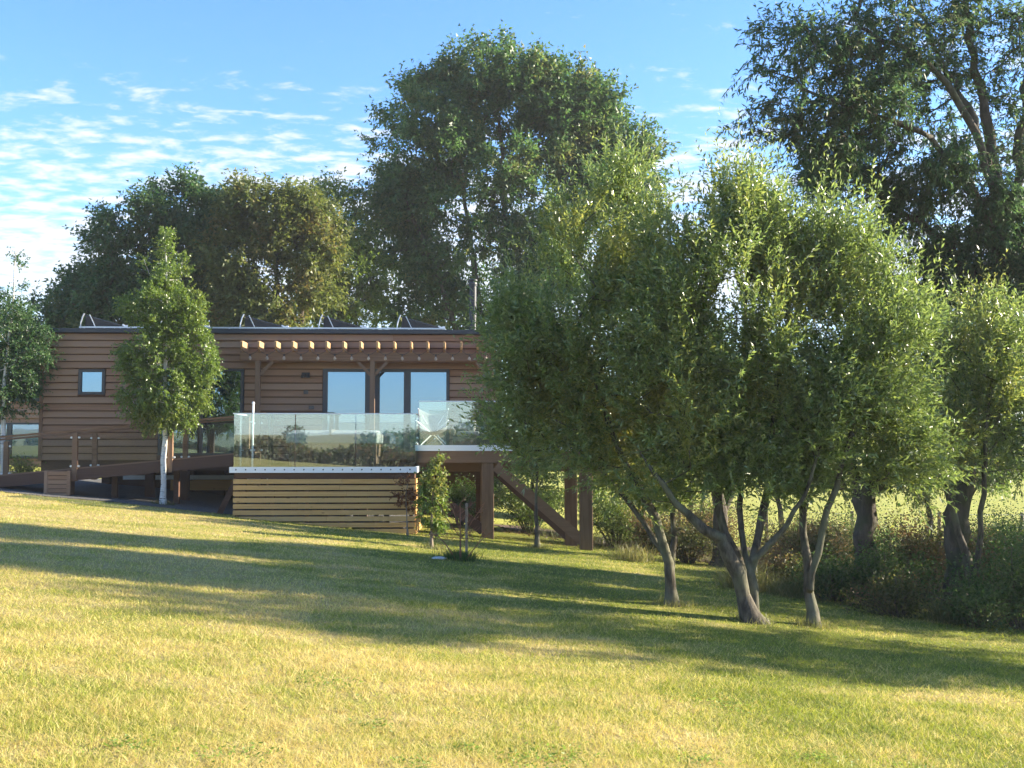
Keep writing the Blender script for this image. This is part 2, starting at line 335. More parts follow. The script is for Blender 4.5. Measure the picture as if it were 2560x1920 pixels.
tag(sheet('hedge_bank', lambda x, y: (y > np.maximum(24.3-0.95*(x-3.2), 24.3-1.35*(x-4.2))+0.4*np.sin(3*x)) & (y > 15.8+0.3*np.sin(2*x)) & (y < 29+np.sin(x)), 0, 22, 14, 31, 0.12, 0.016, 'earth'), 'bare brown earth and leaf litter along the hedge line', 'earth', kind='structure')

TREES = {
 'big': dict(base=(0.86, 42.0, -1.03),
  stems=[[(0.86, 42.0, -1.03), (0.69, 42.0, 5.03), (0.3, 42.0, 8.17), (-0.18, 42.0, 11.33)],
   [(1.09, 42.0, -1.03), (1.25, 42.33, 6.64), (1.5, 42.67, 9.89), (1.26, 43.0, 14.36)],
   [(1.24, 42.0, -1.03), (1.85, 41.67, 6.56), (2.46, 41.33, 9.32), (3.83, 41.0, 12.23)],
   [(0.7, 42.0, -1.03), (-0.32, 41.67, 5.77), (-1.4, 41.33, 8.83), (-2.32, 41.0, 10.77)]],
  crown=[(1.23, 42.0, 15.59, 3.11, 2.18, 2.02),
   (-1.29, 42.0, 13.71, 2.64, 2.25, 2.64),
   (4.09, 42.0, 13.78, 2.64, 2.25, 2.64),
   (-2.69, 42.0, 11.47, 1.71, 1.32, 1.4),
   (-2.91, 42.0, 9.41, 2.33, 1.92, 2.18),
   (1.08, 42.0, 11.82, 4.36, 2.98, 2.64),
   (5.99, 42.0, 12.35, 1.71, 1.45, 1.71),
   (4.39, 42.0, 9.46, 3.42, 2.31, 2.02),
   (-0.17, 42.0, 8.16, 3.73, 2.31, 1.71),
   (-1.88, 42.0, 6.74, 3.11, 1.85, 1.24),
   (3.62, 42.0, 15.38, 2.18, 1.59, 1.56),
   (5.68, 42.0, 13.96, 1.4, 1.26, 1.56),
   (-0.82, 42.0, 15.65, 1.71, 1.32, 1.4)]),
 'dark': dict(base=(-10.39, 38.0, 0.77),
  stems=[[(-10.39, 38.0, 0.77), (-10.6, 38.0, 4.66), (-10.39, 38.0, 8.18)],
   [(-11.62, 38.0, 0.77), (-11.81, 37.5, 4.62), (-12.38, 37.0, 6.89)],
   [(-9.56, 38.0, 0.77), (-9.49, 38.5, 5.42), (-9.24, 39.0, 8.8)]],
  crown=[(-10.27, 38.0, 9.31, 1.83, 1.47, 1.62),
   (-11.77, 38.0, 8.31, 1.69, 1.5, 1.83),
   (-12.98, 38.0, 6.89, 1.34, 1.23, 1.55),
   (-9.29, 38.0, 8.75, 1.41, 1.38, 1.83),
   (-11.45, 38.0, 6.2, 2.67, 1.79, 1.55),
   (-9.11, 38.0, 6.49, 1.55, 1.26, 1.41),
   (-13.63, 38.0, 5.35, 0.99, 0.9, 1.13)]),
 'brown': dict(base=(-6.3, 37.0, 0.79),
  stems=[[(-6.3, 37.0, 0.79), (-6.42, 37.0, 5.28), (-6.6, 37.0, 8.72)],
   [(-5.89, 37.0, 0.79), (-5.89, 37.5, 5.33), (-5.51, 38.0, 8.64)],
   [(-6.5, 37.0, 0.79), (-6.97, 37.0, 5.96), (-7.56, 37.0, 9.27)]],
  crown=[(-7.15, 37.0, 9.55, 1.3, 1.14, 1.37),
   (-7.81, 37.0, 7.88, 1.51, 1.28, 1.51),
   (-5.78, 37.0, 8.73, 1.37, 1.22, 1.51),
   (-6.57, 37.0, 6.51, 2.06, 1.34, 1.1),
   (-7.51, 37.0, 5.96, 1.37, 0.93, 0.82)]),
 'light': dict(base=(-4.69, 40.0, 0.72),
  stems=[[(-4.69, 40.0, 0.72), (-4.75, 40.0, 6.33), (-4.93, 40.0, 9.92)],
   [(-4.4, 40.0, 0.72), (-4.21, 40.5, 6.39), (-4.13, 41.0, 8.9)]],
  crown=[(-4.86, 40.0, 10.22, 1.11, 1.07, 1.41),
   (-4.25, 40.0, 8.42, 1.33, 1.26, 1.63),
   (-4.75, 40.0, 6.78, 1.63, 1.13, 1.04),
   (-5.65, 40.0, 7.97, 0.89, 0.94, 1.33)]),
 'rear': dict(base=(-14.86, 39.0, 0.75),
  stems=[[(-14.86, 39.0, 0.75), (-15.08, 39.0, 4.01), (-15.41, 39.0, 5.87)],
   [(-15.97, 39.0, 0.75), (-16.33, 39.0, 3.58), (-16.64, 39.0, 4.72)]],
  crown=[(-14.97, 39.0, 5.3, 1.16, 1.17, 1.59),
   (-16.08, 39.0, 4.73, 1.73, 1.53, 1.88),
   (-17.76, 39.0, 5.0, 1.73, 1.66, 2.17),
   (-15.34, 39.0, 3.3, 2.02, 1.41, 1.3)]),
 'under': dict(base=(-0.25, 34.5, -1.06),
  stems=[[(-0.25, 34.5, -1.06), (-0.38, 34.5, -0.05), (-0.76, 34.5, 1.6)],
   [(1.91, 34.5, -1.07), (2.04, 34.5, 0.2), (2.3, 34.5, 2.11)]],
  crown=[(-0.51, 34.5, 1.47, 1.41, 1.19, 1.41),
   (1.66, 34.5, 1.98, 1.79, 1.52, 1.79),
   (3.45, 34.5, 1.6, 1.66, 1.47, 1.79),
   (0.64, 34.5, -0.05, 2.04, 1.19, 0.77),
   (2.93, 34.5, -0.31, 1.66, 0.98, 0.64)]),
 'screen': dict(base=(5.65, 35.5, -1.16),
  stems=[[(5.65, 35.5, -1.16), (5.8, 35.5, 0.55), (6.22, 35.5, 3.19)],
   [(7.24, 35.5, -1.16), (7.39, 35.5, 0.54), (7.82, 35.5, 3.19)]],
  crown=[(5.69, 35.5, 4.51, 1.71, 1.56, 1.97),
   (7.29, 35.5, 3.72, 1.84, 1.73, 2.24),
   (5.14, 35.5, 2.13, 1.58, 1.29, 1.45),
   (8.34, 35.5, 1.86, 1.84, 1.4, 1.45),
   (9.67, 35.5, 1.47, 1.58, 1.06, 0.92),
   (6.46, 35.5, 0.68, 1.71, 1.01, 0.66)]),
 'willowA': dict(base=(2.71, 14.32, -0.48),
  stems=[[(2.71, 14.32, -0.48), (2.65, 14.25, 0.13), (2.47, 14.17, 0.71), (1.94, 14.1, 1.6), (1.56, 14.02, 2.75)],
   [(2.71, 14.32, -0.48), (2.72, 14.5, 0.1), (2.83, 14.67, 0.68), (2.71, 14.85, 1.71), (2.3, 15.02, 3.4)],
   [(2.66, 14.32, 0.12), (2.36, 14.49, 0.64), (1.96, 14.65, 1.17), (1.26, 14.82, 1.82)]],
  crown=[(2.15, 14.32, 4.78, 0.48, 0.45, 0.58),
   (1.66, 14.32, 4.12, 0.8, 0.72, 0.9),
   (1.22, 14.32, 2.88, 0.9, 0.81, 1.01),
   (0.75, 14.52, 1.98, 0.58, 0.54, 0.69),
   (2.14, 14.32, 2.88, 0.9, 0.92, 1.27),
   (1.75, 14.32, 1.76, 1.01, 0.65, 0.53),
   (0.85, 14.32, 2.88, 0.53, 0.52, 0.69),
   (0.64, 14.32, 2.45, 0.37, 0.41, 0.58),
   (2.39, 14.32, 0.99, 0.64, 0.41, 0.32),
   (1.22, 14.32, 1.44, 0.69, 0.41, 0.27)]),
 'willowB': dict(base=(3.55, 13.42, -0.55),
  stems=[[(3.58, 13.42, -0.57), (3.42, 13.34, -0.18), (3.25, 13.26, 0.27), (2.89, 13.18, 0.67), (2.53, 13.1, 0.9), (2.08, 13.02, 1.55)],
   [(3.58, 13.42, -0.57), (3.47, 13.54, -0.2), (3.39, 13.66, 0.28), (3.2, 13.78, 0.73), (3.26, 13.9, 1.44), (3.2, 14.02, 2.75)],
   [(3.59, 13.42, -0.56), (3.54, 13.46, -0.14), (3.58, 13.5, 0.2), (3.7, 13.54, 0.74), (3.86, 13.58, 1.7), (3.99, 13.62, 3.24)],
   [(3.56, 13.42, 0.21), (3.92, 13.32, 0.66), (4.14, 13.22, 0.96), (4.37, 13.12, 1.7)],
   [(3.53, 13.42, 0.01), (3.45, 13.64, 0.54), (3.51, 13.87, 1.19), (3.64, 14.1, 2.76), (3.78, 14.32, 4.41)]],
  crown=[(3.44, 13.42, 4.28, 0.65, 0.51, 0.55),
   (4.05, 13.42, 4.03, 0.55, 0.51, 0.65),
   (3.12, 13.42, 3.62, 0.99, 0.89, 1.09),
   (2.91, 13.42, 2.4, 1.09, 0.87, 0.94),
   (3.98, 13.42, 2.96, 0.84, 0.89, 1.24),
   (3.86, 13.42, 1.75, 0.89, 0.65, 0.65),
   (2.8, 13.42, 1.45, 0.94, 0.59, 0.45),
   (3.65, 13.42, 1.13, 0.8, 0.45, 0.27),
   (2.62, 13.42, 3.71, 0.55, 0.57, 0.8),
   (2.84, 13.42, 1.08, 0.7, 0.39, 0.22),
   (2.34, 13.42, 1.25, 0.45, 0.34, 0.35)]),
 'willowC': dict(base=(4.35, 13.57, -0.63),
  stems=[[(4.35, 13.57, -0.64), (4.36, 13.67, -0.17), (4.31, 13.77, 0.27), (4.32, 13.87, 0.77), (4.39, 13.97, 1.7), (4.71, 14.07, 3.03)],
   [(4.32, 13.57, -0.16), (4.38, 13.52, 0.24), (4.52, 13.47, 0.8), (4.78, 13.42, 1.7), (5.14, 13.37, 2.96)]],
  crown=[(4.87, 13.57, 3.75, 0.55, 0.56, 0.75),
   (5.21, 13.57, 2.88, 0.65, 0.7, 1.01),
   (4.68, 13.57, 2.21, 0.75, 0.68, 0.85),
   (5.4, 13.57, 1.91, 0.45, 0.43, 0.55),
   (4.77, 13.57, 1.19, 0.75, 0.45, 0.3),
   (5.55, 13.57, 1.35, 0.55, 0.36, 0.3),
   (5.68, 13.57, 2.72, 0.4, 0.43, 0.6),
   (4.45, 13.57, 3.8, 0.4, 0.41, 0.55)]),
 'willowD': dict(base=(7.47, 15.78, -0.98),
  stems=[[(7.47, 15.78, -1.0), (7.5, 15.85, -0.35), (7.31, 15.93, 0.35), (7.09, 16.0, 1.24), (6.96, 16.08, 2.02)],
   [(7.46, 15.78, -0.34), (7.52, 15.68, 0.37), (7.56, 15.58, 1.25), (7.66, 15.48, 2.59)]],
  crown=[(7.63, 15.78, 2.73, 0.76, 0.72, 0.94),
   (7.01, 15.78, 1.96, 0.64, 0.55, 0.64),
   (7.97, 15.78, 1.78, 0.53, 0.5, 0.64),
   (7.48, 15.78, 1.42, 0.88, 0.52, 0.35),
   (6.87, 15.78, 1.42, 0.58, 0.4, 0.35),
   (8.02, 15.78, 1.36, 0.53, 0.37, 0.35)]),
 'ash': dict(base=(7.87, 17.2, -0.68),
  stems=[[(7.87, 17.2, -0.68), (7.95, 17.26, 0.76), (8.3, 17.31, 2.71), (8.77, 17.37, 4.24), (8.8, 17.43, 6.06), (8.64, 17.49, 7.43), (8.43, 17.54, 8.76), (8.42, 17.6, 10.03)],
   [(8.75, 17.2, 4.21), (9.18, 17.53, 6.09), (9.53, 17.87, 7.57), (10.05, 18.2, 9.48)],
   [(8.71, 17.2, 5.0), (8.09, 16.96, 5.93), (7.4, 16.72, 6.58), (6.66, 16.48, 6.76), (5.88, 16.24, 6.86), (5.05, 16.0, 7.09)],
   [(8.54, 17.2, 3.68), (8.25, 17.4, 4.44), (7.76, 17.6, 5.35), (7.16, 17.8, 5.66), (6.82, 18.0, 5.56)],
   [(8.7, 17.2, 5.67), (8.28, 17.05, 6.75), (7.64, 16.9, 7.69), (6.73, 16.75, 8.15), (6.03, 16.6, 8.34)],
   [(8.83, 17.2, 4.67), (9.67, 17.45, 5.74), (10.4, 17.7, 6.83)],
   [(8.36, 17.2, 7.0), (7.92, 17.8, 8.43), (7.71, 18.4, 9.96)]],
  crown=[(5.32, 16.4, 7.93, 0.96, 0.66, 0.61),
   (6.76, 16.8, 8.43, 1.21, 0.84, 0.76),
   (8.41, 17.2, 8.76, 1.15, 0.89, 0.96),
   (5.11, 16.2, 6.65, 0.64, 0.45, 0.41),
   (6.19, 16.4, 6.92, 0.89, 0.62, 0.57),
   (7.96, 17.8, 7.32, 1.02, 0.73, 0.7),
   (6.14, 17.6, 6.08, 0.76, 0.47, 0.35),
   (7.3, 17.8, 5.52, 0.7, 0.46, 0.38),
   (9.2, 17.7, 6.34, 0.7, 0.76, 1.08),
   (7.15, 17.2, 9.82, 1.66, 1.0, 0.7),
   (8.98, 17.2, 10.06, 1.66, 1.08, 0.89),
   (10.0, 17.2, 7.7, 1.08, 1.16, 1.66),
   (9.78, 17.2, 5.01, 0.96, 0.89, 1.15),
   (8.72, 18.0, 3.37, 0.7, 0.68, 0.89),
   (9.16, 17.7, 2.4, 0.7, 0.62, 0.76),
   (8.72, 17.5, 4.73, 0.57, 0.65, 0.96),
   (8.29, 17.8, 4.03, 0.57, 0.51, 0.64),
   (4.74, 16.2, 7.21, 0.51, 0.38, 0.38),
   (4.67, 16.2, 6.65, 0.45, 0.31, 0.29),
   (5.61, 16.6, 6.33, 0.7, 0.43, 0.32),
   (6.8, 17.7, 6.52, 0.7, 0.46, 0.38),
   (6.13, 17.8, 5.17, 0.57, 0.37, 0.29),
   (7.73, 17.5, 5.86, 0.7, 0.49, 0.45),
   (7.92, 18.0, 4.88, 0.57, 0.41, 0.38),
   (6.57, 16.7, 7.6, 0.76, 0.51, 0.45),
   (8.23, 17.6, 7.95, 0.76, 0.54, 0.51),
   (6.88, 18.0, 4.73, 0.64, 0.43, 0.38),
   (7.52, 17.9, 4.17, 0.57, 0.43, 0.45),
   (7.12, 17.5, 6.06, 0.76, 0.46, 0.32),
   (8.0, 17.4, 5.04, 0.64, 0.46, 0.45),
   (8.62, 17.0, 5.36, 0.45, 0.49, 0.7),
   (8.71, 17.0, 3.92, 0.51, 0.54, 0.76),
   (8.35, 17.0, 2.82, 0.64, 0.54, 0.64),
   (9.11, 17.2, 4.88, 0.51, 0.54, 0.76),
   (7.82, 16.8, 6.22, 0.7, 0.46, 0.38)]),
 'hedgeA': dict(base=(6.84, 18.6, -0.61),
  stems=[[(6.84, 18.6, -0.61), (6.88, 18.6, 0.35), (7.0, 18.6, 1.39), (7.42, 18.6, 2.79)],
   [(6.91, 18.6, 0.35), (6.72, 18.9, 1.39), (6.55, 19.2, 2.46)],
   [(6.88, 18.6, 0.7), (7.83, 18.8, 1.6), (8.44, 19.0, 2.39)]],
  crown=[(7.64, 18.6, 3.28, 0.9, 0.76, 0.9),
   (8.12, 18.6, 2.23, 0.83, 0.67, 0.76),
   (6.91, 18.6, 2.37, 1.03, 0.82, 0.9),
   (6.2, 18.6, 2.02, 0.83, 0.61, 0.62),
   (7.53, 18.6, 1.46, 1.17, 0.67, 0.41)]),
 'hedgeB': dict(base=(5.27, 22.5, -0.9),
  stems=[[(5.27, 22.5, -0.9), (5.27, 22.5, 0.1), (5.11, 22.5, 1.35), (4.79, 22.5, 2.61)],
   [(5.27, 22.5, 0.1), (5.77, 22.75, 1.35), (6.28, 23.0, 2.8)]],
  crown=[(5.13, 22.5, 2.94, 1.25, 0.96, 1.0),
   (5.97, 22.5, 2.44, 1.08, 0.85, 0.92),
   (4.44, 22.5, 1.85, 1.0, 0.71, 0.67),
   (5.53, 22.5, 1.43, 1.25, 0.71, 0.42)]),
 'hedgeC': dict(base=(4.43, 28.5, -1.34),
  stems=[[(4.43, 28.5, -1.34), (4.54, 28.5, 0.23), (4.98, 28.5, 1.28)],
   [(4.74, 28.5, -1.35), (4.12, 28.5, 0.76)]],
  crown=[(4.12, 28.5, 0.97, 0.95, 0.67, 0.63),
   (5.4, 28.5, 1.18, 1.16, 0.76, 0.63),
   (4.77, 28.5, 1.71, 1.27, 0.81, 0.63),
   (3.91, 28.5, 0.12, 0.63, 0.45, 0.42)]),
 'hedgeD': dict(base=(8.36, 28.5, -1.57),
  stems=[[(8.36, 28.5, -1.57), (8.28, 28.5, 0.22), (7.76, 28.5, 1.28)],
   [(8.47, 28.5, -1.57), (9.26, 28.5, 0.75)]],
  crown=[(7.76, 28.5, 1.07, 1.16, 0.74, 0.58),
   (9.37, 28.5, 1.17, 1.16, 0.79, 0.69),
   (8.63, 28.5, 1.71, 1.37, 0.85, 0.63),
   (10.23, 28.5, 0.59, 0.53, 0.4, 0.42)]),
 'hedgeE': dict(base=(12.34, 28.5, -1.8),
  stems=[[(12.34, 28.5, -1.8), (12.28, 28.5, 0.21), (11.87, 28.5, 1.28)],
   [(12.45, 28.5, -1.8), (13.71, 28.5, 0.74)]],
  crown=[(11.86, 28.5, 0.85, 0.95, 0.65, 0.58),
   (13.82, 28.5, 1.06, 1.27, 0.83, 0.69),
   (12.86, 28.5, 1.6, 1.58, 0.94, 0.63),
   (11.96, 28.5, 0.43, 0.42, 0.36, 0.42)]),
 'off': dict(base=(12.6, 12.2, -0.9),
  stems=[[(12.6, 12.2, -0.9), (12.4, 12.2, 1.5), (12.0, 12.1, 3.5)],
   [(12.5, 12.2, 1.0), (13.2, 12.6, 2.5), (13.8, 12.8, 4.0)]],
  crown=[(11.8, 12.0, 3.6, 1.7, 1.5, 1.7),
   (12.9, 12.6, 4.6, 1.9, 1.6, 1.5),
   (11.2, 11.7, 2.2, 1.3, 1.2, 1.2),
   (13.9, 12.4, 3.0, 1.6, 1.6, 1.5),
   (12.2, 12.2, 5.4, 1.3, 1.3, 1.0)]),
 'off2': dict(base=(13.2, 16.8, -0.9),
  stems=[[(13.2, 16.8, -0.9), (13.1, 16.8, 1.5), (12.9, 16.8, 3.2)]],
  crown=[(12.9, 16.5, 2.6, 1.5, 1.6, 1.5),
   (13.8, 17.2, 3.3, 1.5, 1.5, 1.1),
   (12.6, 15.6, 1.2, 1.2, 1.3, 1.1),
   (13.3, 17.9, 1.4, 1.3, 1.4, 1.2)]),
 'off3': dict(base=(14.6, 20.8, -0.9),
  stems=[[(14.6, 20.8, -0.9), (14.5, 20.8, 1.2), (14.3, 20.8, 2.6)]],
  crown=[(14.4, 20.6, 2.1, 1.5, 1.6, 1.2),
   (15.2, 21.2, 2.6, 1.4, 1.4, 0.9),
   (14.2, 19.6, 1.0, 1.2, 1.2, 1.0),
   (14.9, 22.0, 1.2, 1.2, 1.3, 1.0)]),
 'birch': dict(base=(-6.9, 24.88, 0.32),
  stems=[[(-6.89, 24.88, 0.3), (-6.9, 24.88, 1.33), (-6.9, 24.88, 2.14), (-6.91, 24.88, 4.06), (-6.92, 24.88, 5.63), (-6.98, 24.88, 6.56)]],
  crown=[(-6.97, 24.88, 6.28, 0.24, 0.28, 0.42),
   (-6.96, 24.88, 5.63, 0.55, 0.49, 0.61),
   (-6.89, 24.88, 4.71, 0.92, 0.72, 0.78),
   (-6.81, 24.88, 3.74, 1.15, 0.82, 0.78),
   (-6.88, 24.88, 2.83, 1.03, 0.73, 0.69),
   (-7.68, 24.88, 4.84, 0.39, 0.27, 0.24),
   (-6.23, 24.88, 4.53, 0.46, 0.43, 0.55),
   (-7.48, 24.88, 3.6, 0.51, 0.45, 0.55),
   (-6.12, 24.88, 3.42, 0.57, 0.42, 0.41),
   (-6.82, 24.88, 2.33, 0.78, 0.46, 0.29)]),
 'birch2': dict(base=(-11.2, 26.6, 0.56),
  stems=[[(-11.2, 26.6, 0.56), (-11.22, 26.6, 1.79), (-11.24, 26.6, 3.24), (-11.09, 26.6, 4.9), (-11.04, 26.6, 6.38)]],
  crown=[(-11.04, 26.6, 5.79, 0.22, 0.34, 0.59),
   (-11.18, 26.6, 4.71, 0.74, 0.65, 0.79),
   (-11.44, 26.6, 3.73, 1.08, 0.84, 0.89),
   (-10.78, 26.6, 3.73, 0.69, 0.59, 0.69),
   (-11.04, 26.6, 2.91, 0.79, 0.57, 0.54),
   (-11.9, 26.6, 2.95, 0.89, 0.67, 0.69),
   (-10.41, 26.6, 4.42, 0.39, 0.33, 0.39)]),
 'red': dict(base=(-1.23, 22.52, -0.21),
  stems=[[(-1.23, 22.52, -0.22), (-1.27, 22.52, 0.28), (-1.29, 22.52, 0.69), (-1.22, 22.52, 0.98)]],
  crown=[(-1.24, 22.52, 0.81, 0.23, 0.2, 0.23),
   (-1.36, 22.52, 0.57, 0.22, 0.18, 0.2),
   (-1.15, 22.52, 0.48, 0.17, 0.13, 0.15)]),
 'slim': dict(base=(-0.66, 20.03, -0.23),
  stems=[[(-0.66, 20.03, -0.24), (-0.67, 20.03, 0.28), (-0.65, 20.03, 0.86), (-0.6, 20.03, 1.38)]],
  crown=[(-0.6, 20.03, 1.27, 0.12, 0.13, 0.18),
   (-0.66, 20.03, 0.9, 0.25, 0.23, 0.3),
   (-0.69, 20.03, 0.5, 0.3, 0.24, 0.27),
   (-0.58, 20.03, 0.2, 0.22, 0.16, 0.15)]),
 'bare': dict(base=(-0.13, 17.95, -0.25),
  stems=[[(-0.12, 17.95, -0.26), (-0.12, 17.95, 0.22), (-0.13, 17.95, 0.68)],
   [(-0.12, 17.95, 0.12), (-0.33, 17.95, 0.41), (-0.59, 17.95, 0.87)],
   [(-0.11, 17.95, 0.12), (0.07, 17.95, 0.41), (0.27, 17.95, 0.68)],
   [(-0.12, 17.95, -0.06), (-0.39, 17.95, 0.12), (-0.62, 17.95, 0.22)],
   [(-0.12, 17.95, -0.06), (0.2, 17.95, 0.12), (0.43, 17.95, 0.25)],
   [(-0.12, 17.95, 0.22), (-0.26, 17.95, 0.61), (-0.33, 17.95, 0.78)]],
  crown=[(-0.1, 17.95, 0.61, 0.4, 0.26, 0.21),
   (-0.13, 17.95, 0.18, 0.57, 0.31, 0.17)]),
 'pale': dict(base=(1.47, 22.67, -0.48),
  stems=[[(1.47, 22.67, -0.49), (1.42, 22.67, 0.18), (1.44, 22.67, 0.93), (1.51, 22.67, 1.77)]],
  crown=[(1.51, 22.67, 1.94, 0.5, 0.46, 0.59),
   (1.34, 22.67, 1.35, 0.59, 0.39, 0.34),
   (1.76, 22.67, 1.52, 0.42, 0.36, 0.42)]),
}

# ------------------------------------------------------------------ cabin
def clad(parent, name, x0, x1, z0, courses, pitch, yf, holes, mat='cedar', joints=True):
    """lapped boards one by one on a wall facing -Y, cut round the holes (x0,x1,z0,z1)"""
    for i in range(courses):
        za = z0+i*pitch; zb = za+pitch
        spans = [(x0, x1)]
        for hx0, hx1, hz0, hz1 in holes:
            if zb > hz0+0.02 and za < hz1-0.02:
                nsp = []
                for a, b in spans:
                    if hx1 <= a or hx0 >= b: nsp.append((a, b)); continue
                    if hx0 > a: nsp.append((a, hx0))
                    if hx1 < b: nsp.append((hx1, b))
                spans = nsp
        for a, b in spans:
            cuts = [a]
            if joints:
                while b-cuts[-1] > 3.6: cuts.append(cuts[-1]+random.uniform(1.6, 3.4))
            cuts.append(b)
            for c, d in zip(cuts, cuts[1:]):
                j = random.uniform(-0.0025, 0.0025); t = random.uniform(-0.003, 0.003)
                MB().prism([(yf, za-0.018), (yf-0.052+j, za-0.017+t), (yf-0.050+j, za+0.004+t), (yf-0.010, zb-0.040), (yf, zb-0.040)], c+0.002, d-0.002).build('cladding_board', mat, parent, loc=((c+d)/2, yf, za))
FX0, FX1, FY = -10.52, 0.70, 27.0
cab = empty('cabin', (-5, 29, g1(-5, 29)), 'long flat-roofed cabin clad in brown lapped timber boards, raised on posts', 'cabin')
wall = MB().box(FX0+0.01, FX1-0.01, FY+0.001, 31.5, 1.31, 4.44).build('wall', 'dark_timber', cab)
holes = [(-9.60, -8.93, 2.90, 3.55), (-7.64, -5.54, 1.30, 3.57), (-3.62, -0.46, 1.30, 3.58)]
clad(wall, 'cladding_board', FX0+0.085, FX1-0.085, 1.32, 18, 0.1744, FY, holes)
for x in (FX0, FX1-0.085): MB().box(x, x+0.083, FY-0.058, FY+0.04, 1.28, 4.455).build('corner_trim', 'fascia_oak', cab, bevel=0.004)
roof = MB().box(FX0-0.03, FX1+0.03, FY-0.075, 31.6, 4.462, 4.535).build('roof', 'roof_membrane', cab)
MB().box(FX0-0.05, FX1+0.05, FY-0.10, FY-0.077, 4.445, 4.550).build('roof_edge_trim', 'roof_edge', roof, bevel=0.004)
MB().box(FX1+0.033, FX1+0.055, FY-0.075, 31.6, 4.445, 4.548).build('roof_edge_trim', 'roof_edge', roof)
MB().box(FX0-0.055, FX0-0.033, FY-0.075, 31.6, 4.445, 4.548).build('roof_edge_trim', 'roof_edge', roof)
MB().box(FX0+0.05, FX1, FY+0.03, FY+0.22, 1.04, 1.305).build('floor_beam', 'dark_timber', cab)
MB().box(FX0+0.05, FX1, 31.0, 31.2, 1.04, 1.305).build('floor_beam', 'dark_timber', cab)
for x in (-10.2, -7.85, -7.0, -5.6, -2.6, 0.3):
    for y in (27.14, 31.1):
        MB().box(x-0.10, x+0.10, y-0.10, y+0.10, g1(x, y)-0.2, 1.06).build('foundation_post', 'dark_timber', cab)
def window(parent, name, x0, x1, z0, z1, panes, depth=0.07, mat='frame_grey', y=FY, fr=0.055, label=None):
    f = MB()
    f.box(x0, x1, y-depth, y-0.002, z1-fr, z1).box(x0, x1, y-depth, y-0.002, z0, z0+fr)
    xs = sorted([p for ab in panes for p in ab]); edges = [x0]+xs+[x1]
    for a, b in zip(edges[::2], edges[1::2]): f.box(a, b, y-depth+0.001, y-0.003, z0+fr, z1-fr)
    o = f.build(name, mat, parent)
    for a, b in panes: MB().box(a, b, y-0.022, y-0.006, z0+fr, z1-fr).build('pane', 'window_glass', o)
    return o
window(cab, 'window', -9.585, -8.945, 2.915, 3.535, [(-9.515, -9.015)], fr=0.065)
window(cab, 'glazed_door', -7.625, -5.555, 1.42, 3.555, [(-7.55, -7.32), (-7.26, -6.62), (-6.55, -5.63)])
window(cab, 'sliding_door', -3.60, -0.475, 1.50, 3.565, [(-3.49, -2.56), (-2.20, -1.60), (-1.43, -0.545)], fr=0.075)
MB().box(-3.62, -0.46, FY-0.09, FY, 1.30, 1.497).build('door_sill', 'fascia_oak', cab)
MB().box(-7.64, -5.54, FY-0.085, FY, 1.30, 1.417).build('door_sill', 'dark_timber', cab)
lamp = MB().box(-4.13, -3.93, FY-0.075, FY-0.045, 3.36, 3.47).build('wall_lamp', 'lamp_black', cab)
MB().lathe((-4.09, FY-0.12, 3.34), [(0.02, 0.1), (0.05, 0.06), (0.055, 0)], 10).box(-4.10, -4.08, FY-0.13, FY-0.07, 3.40, 3.43).build('lamp_head', 'lamp_black', lamp)
MB().lathe((-3.96, FY-0.12, 3.34), [(0.02, 0.1), (0.05, 0.06), (0.055, 0)], 10).box(-3.97, -3.95, FY-0.13, FY-0.07, 3.40, 3.43).build('lamp_head', 'lamp_black', lamp)
for x, z, w in ((-4.02, 2.98, 0.11), (-3.88, 2.60, 0.13)):
    b = MB().box(x-w/2, x+w/2, FY-0.085, FY-0.04, z-0.045, z+0.045).build('socket_box', 'wicker', cab, bevel=0.006)
fl = MB().lathe((0.12, 28.2, 4.53), [(0.13, 0), (0.12, 0.03), (0.095, 0.06), (0.095, 1.36)], 20).build('flue', 'flue_black', cab, smooth=False)
MB().lathe((0.12, 28.2, 5.84), [(0.11, 0), (0.115, 0.06), (0.10, 0.12), (0.125, 0.14), (0.125, 0.17), (0.02, 0.21)], 20).build('flue_cowl', 'flue_black', fl)
MB().lathe((0.12, 28.2, 4.535), [(0.20, 0.001), (0.19, 0.03), (0.13, 0.06)], 20).build('flue_flashing', 'galvanised', fl)
rb = MB().box(-9.6, -5.6, 30.6, 30.64, 0.72, 0.84).build('rear_channel', 'aluminium', cab)
MB().box(-8.3, -5.6, 30.65, 30.73, 0.42, 0.71).build('rear_joist', 'larch', cab)
MB().box(FX0+0.1, FX1-0.05, 31.3, 31.34, -0.6, 1.04).build('rear_light_block', 'dark_timber', cab)  # dark sheet added to stop daylight showing from behind under the floor

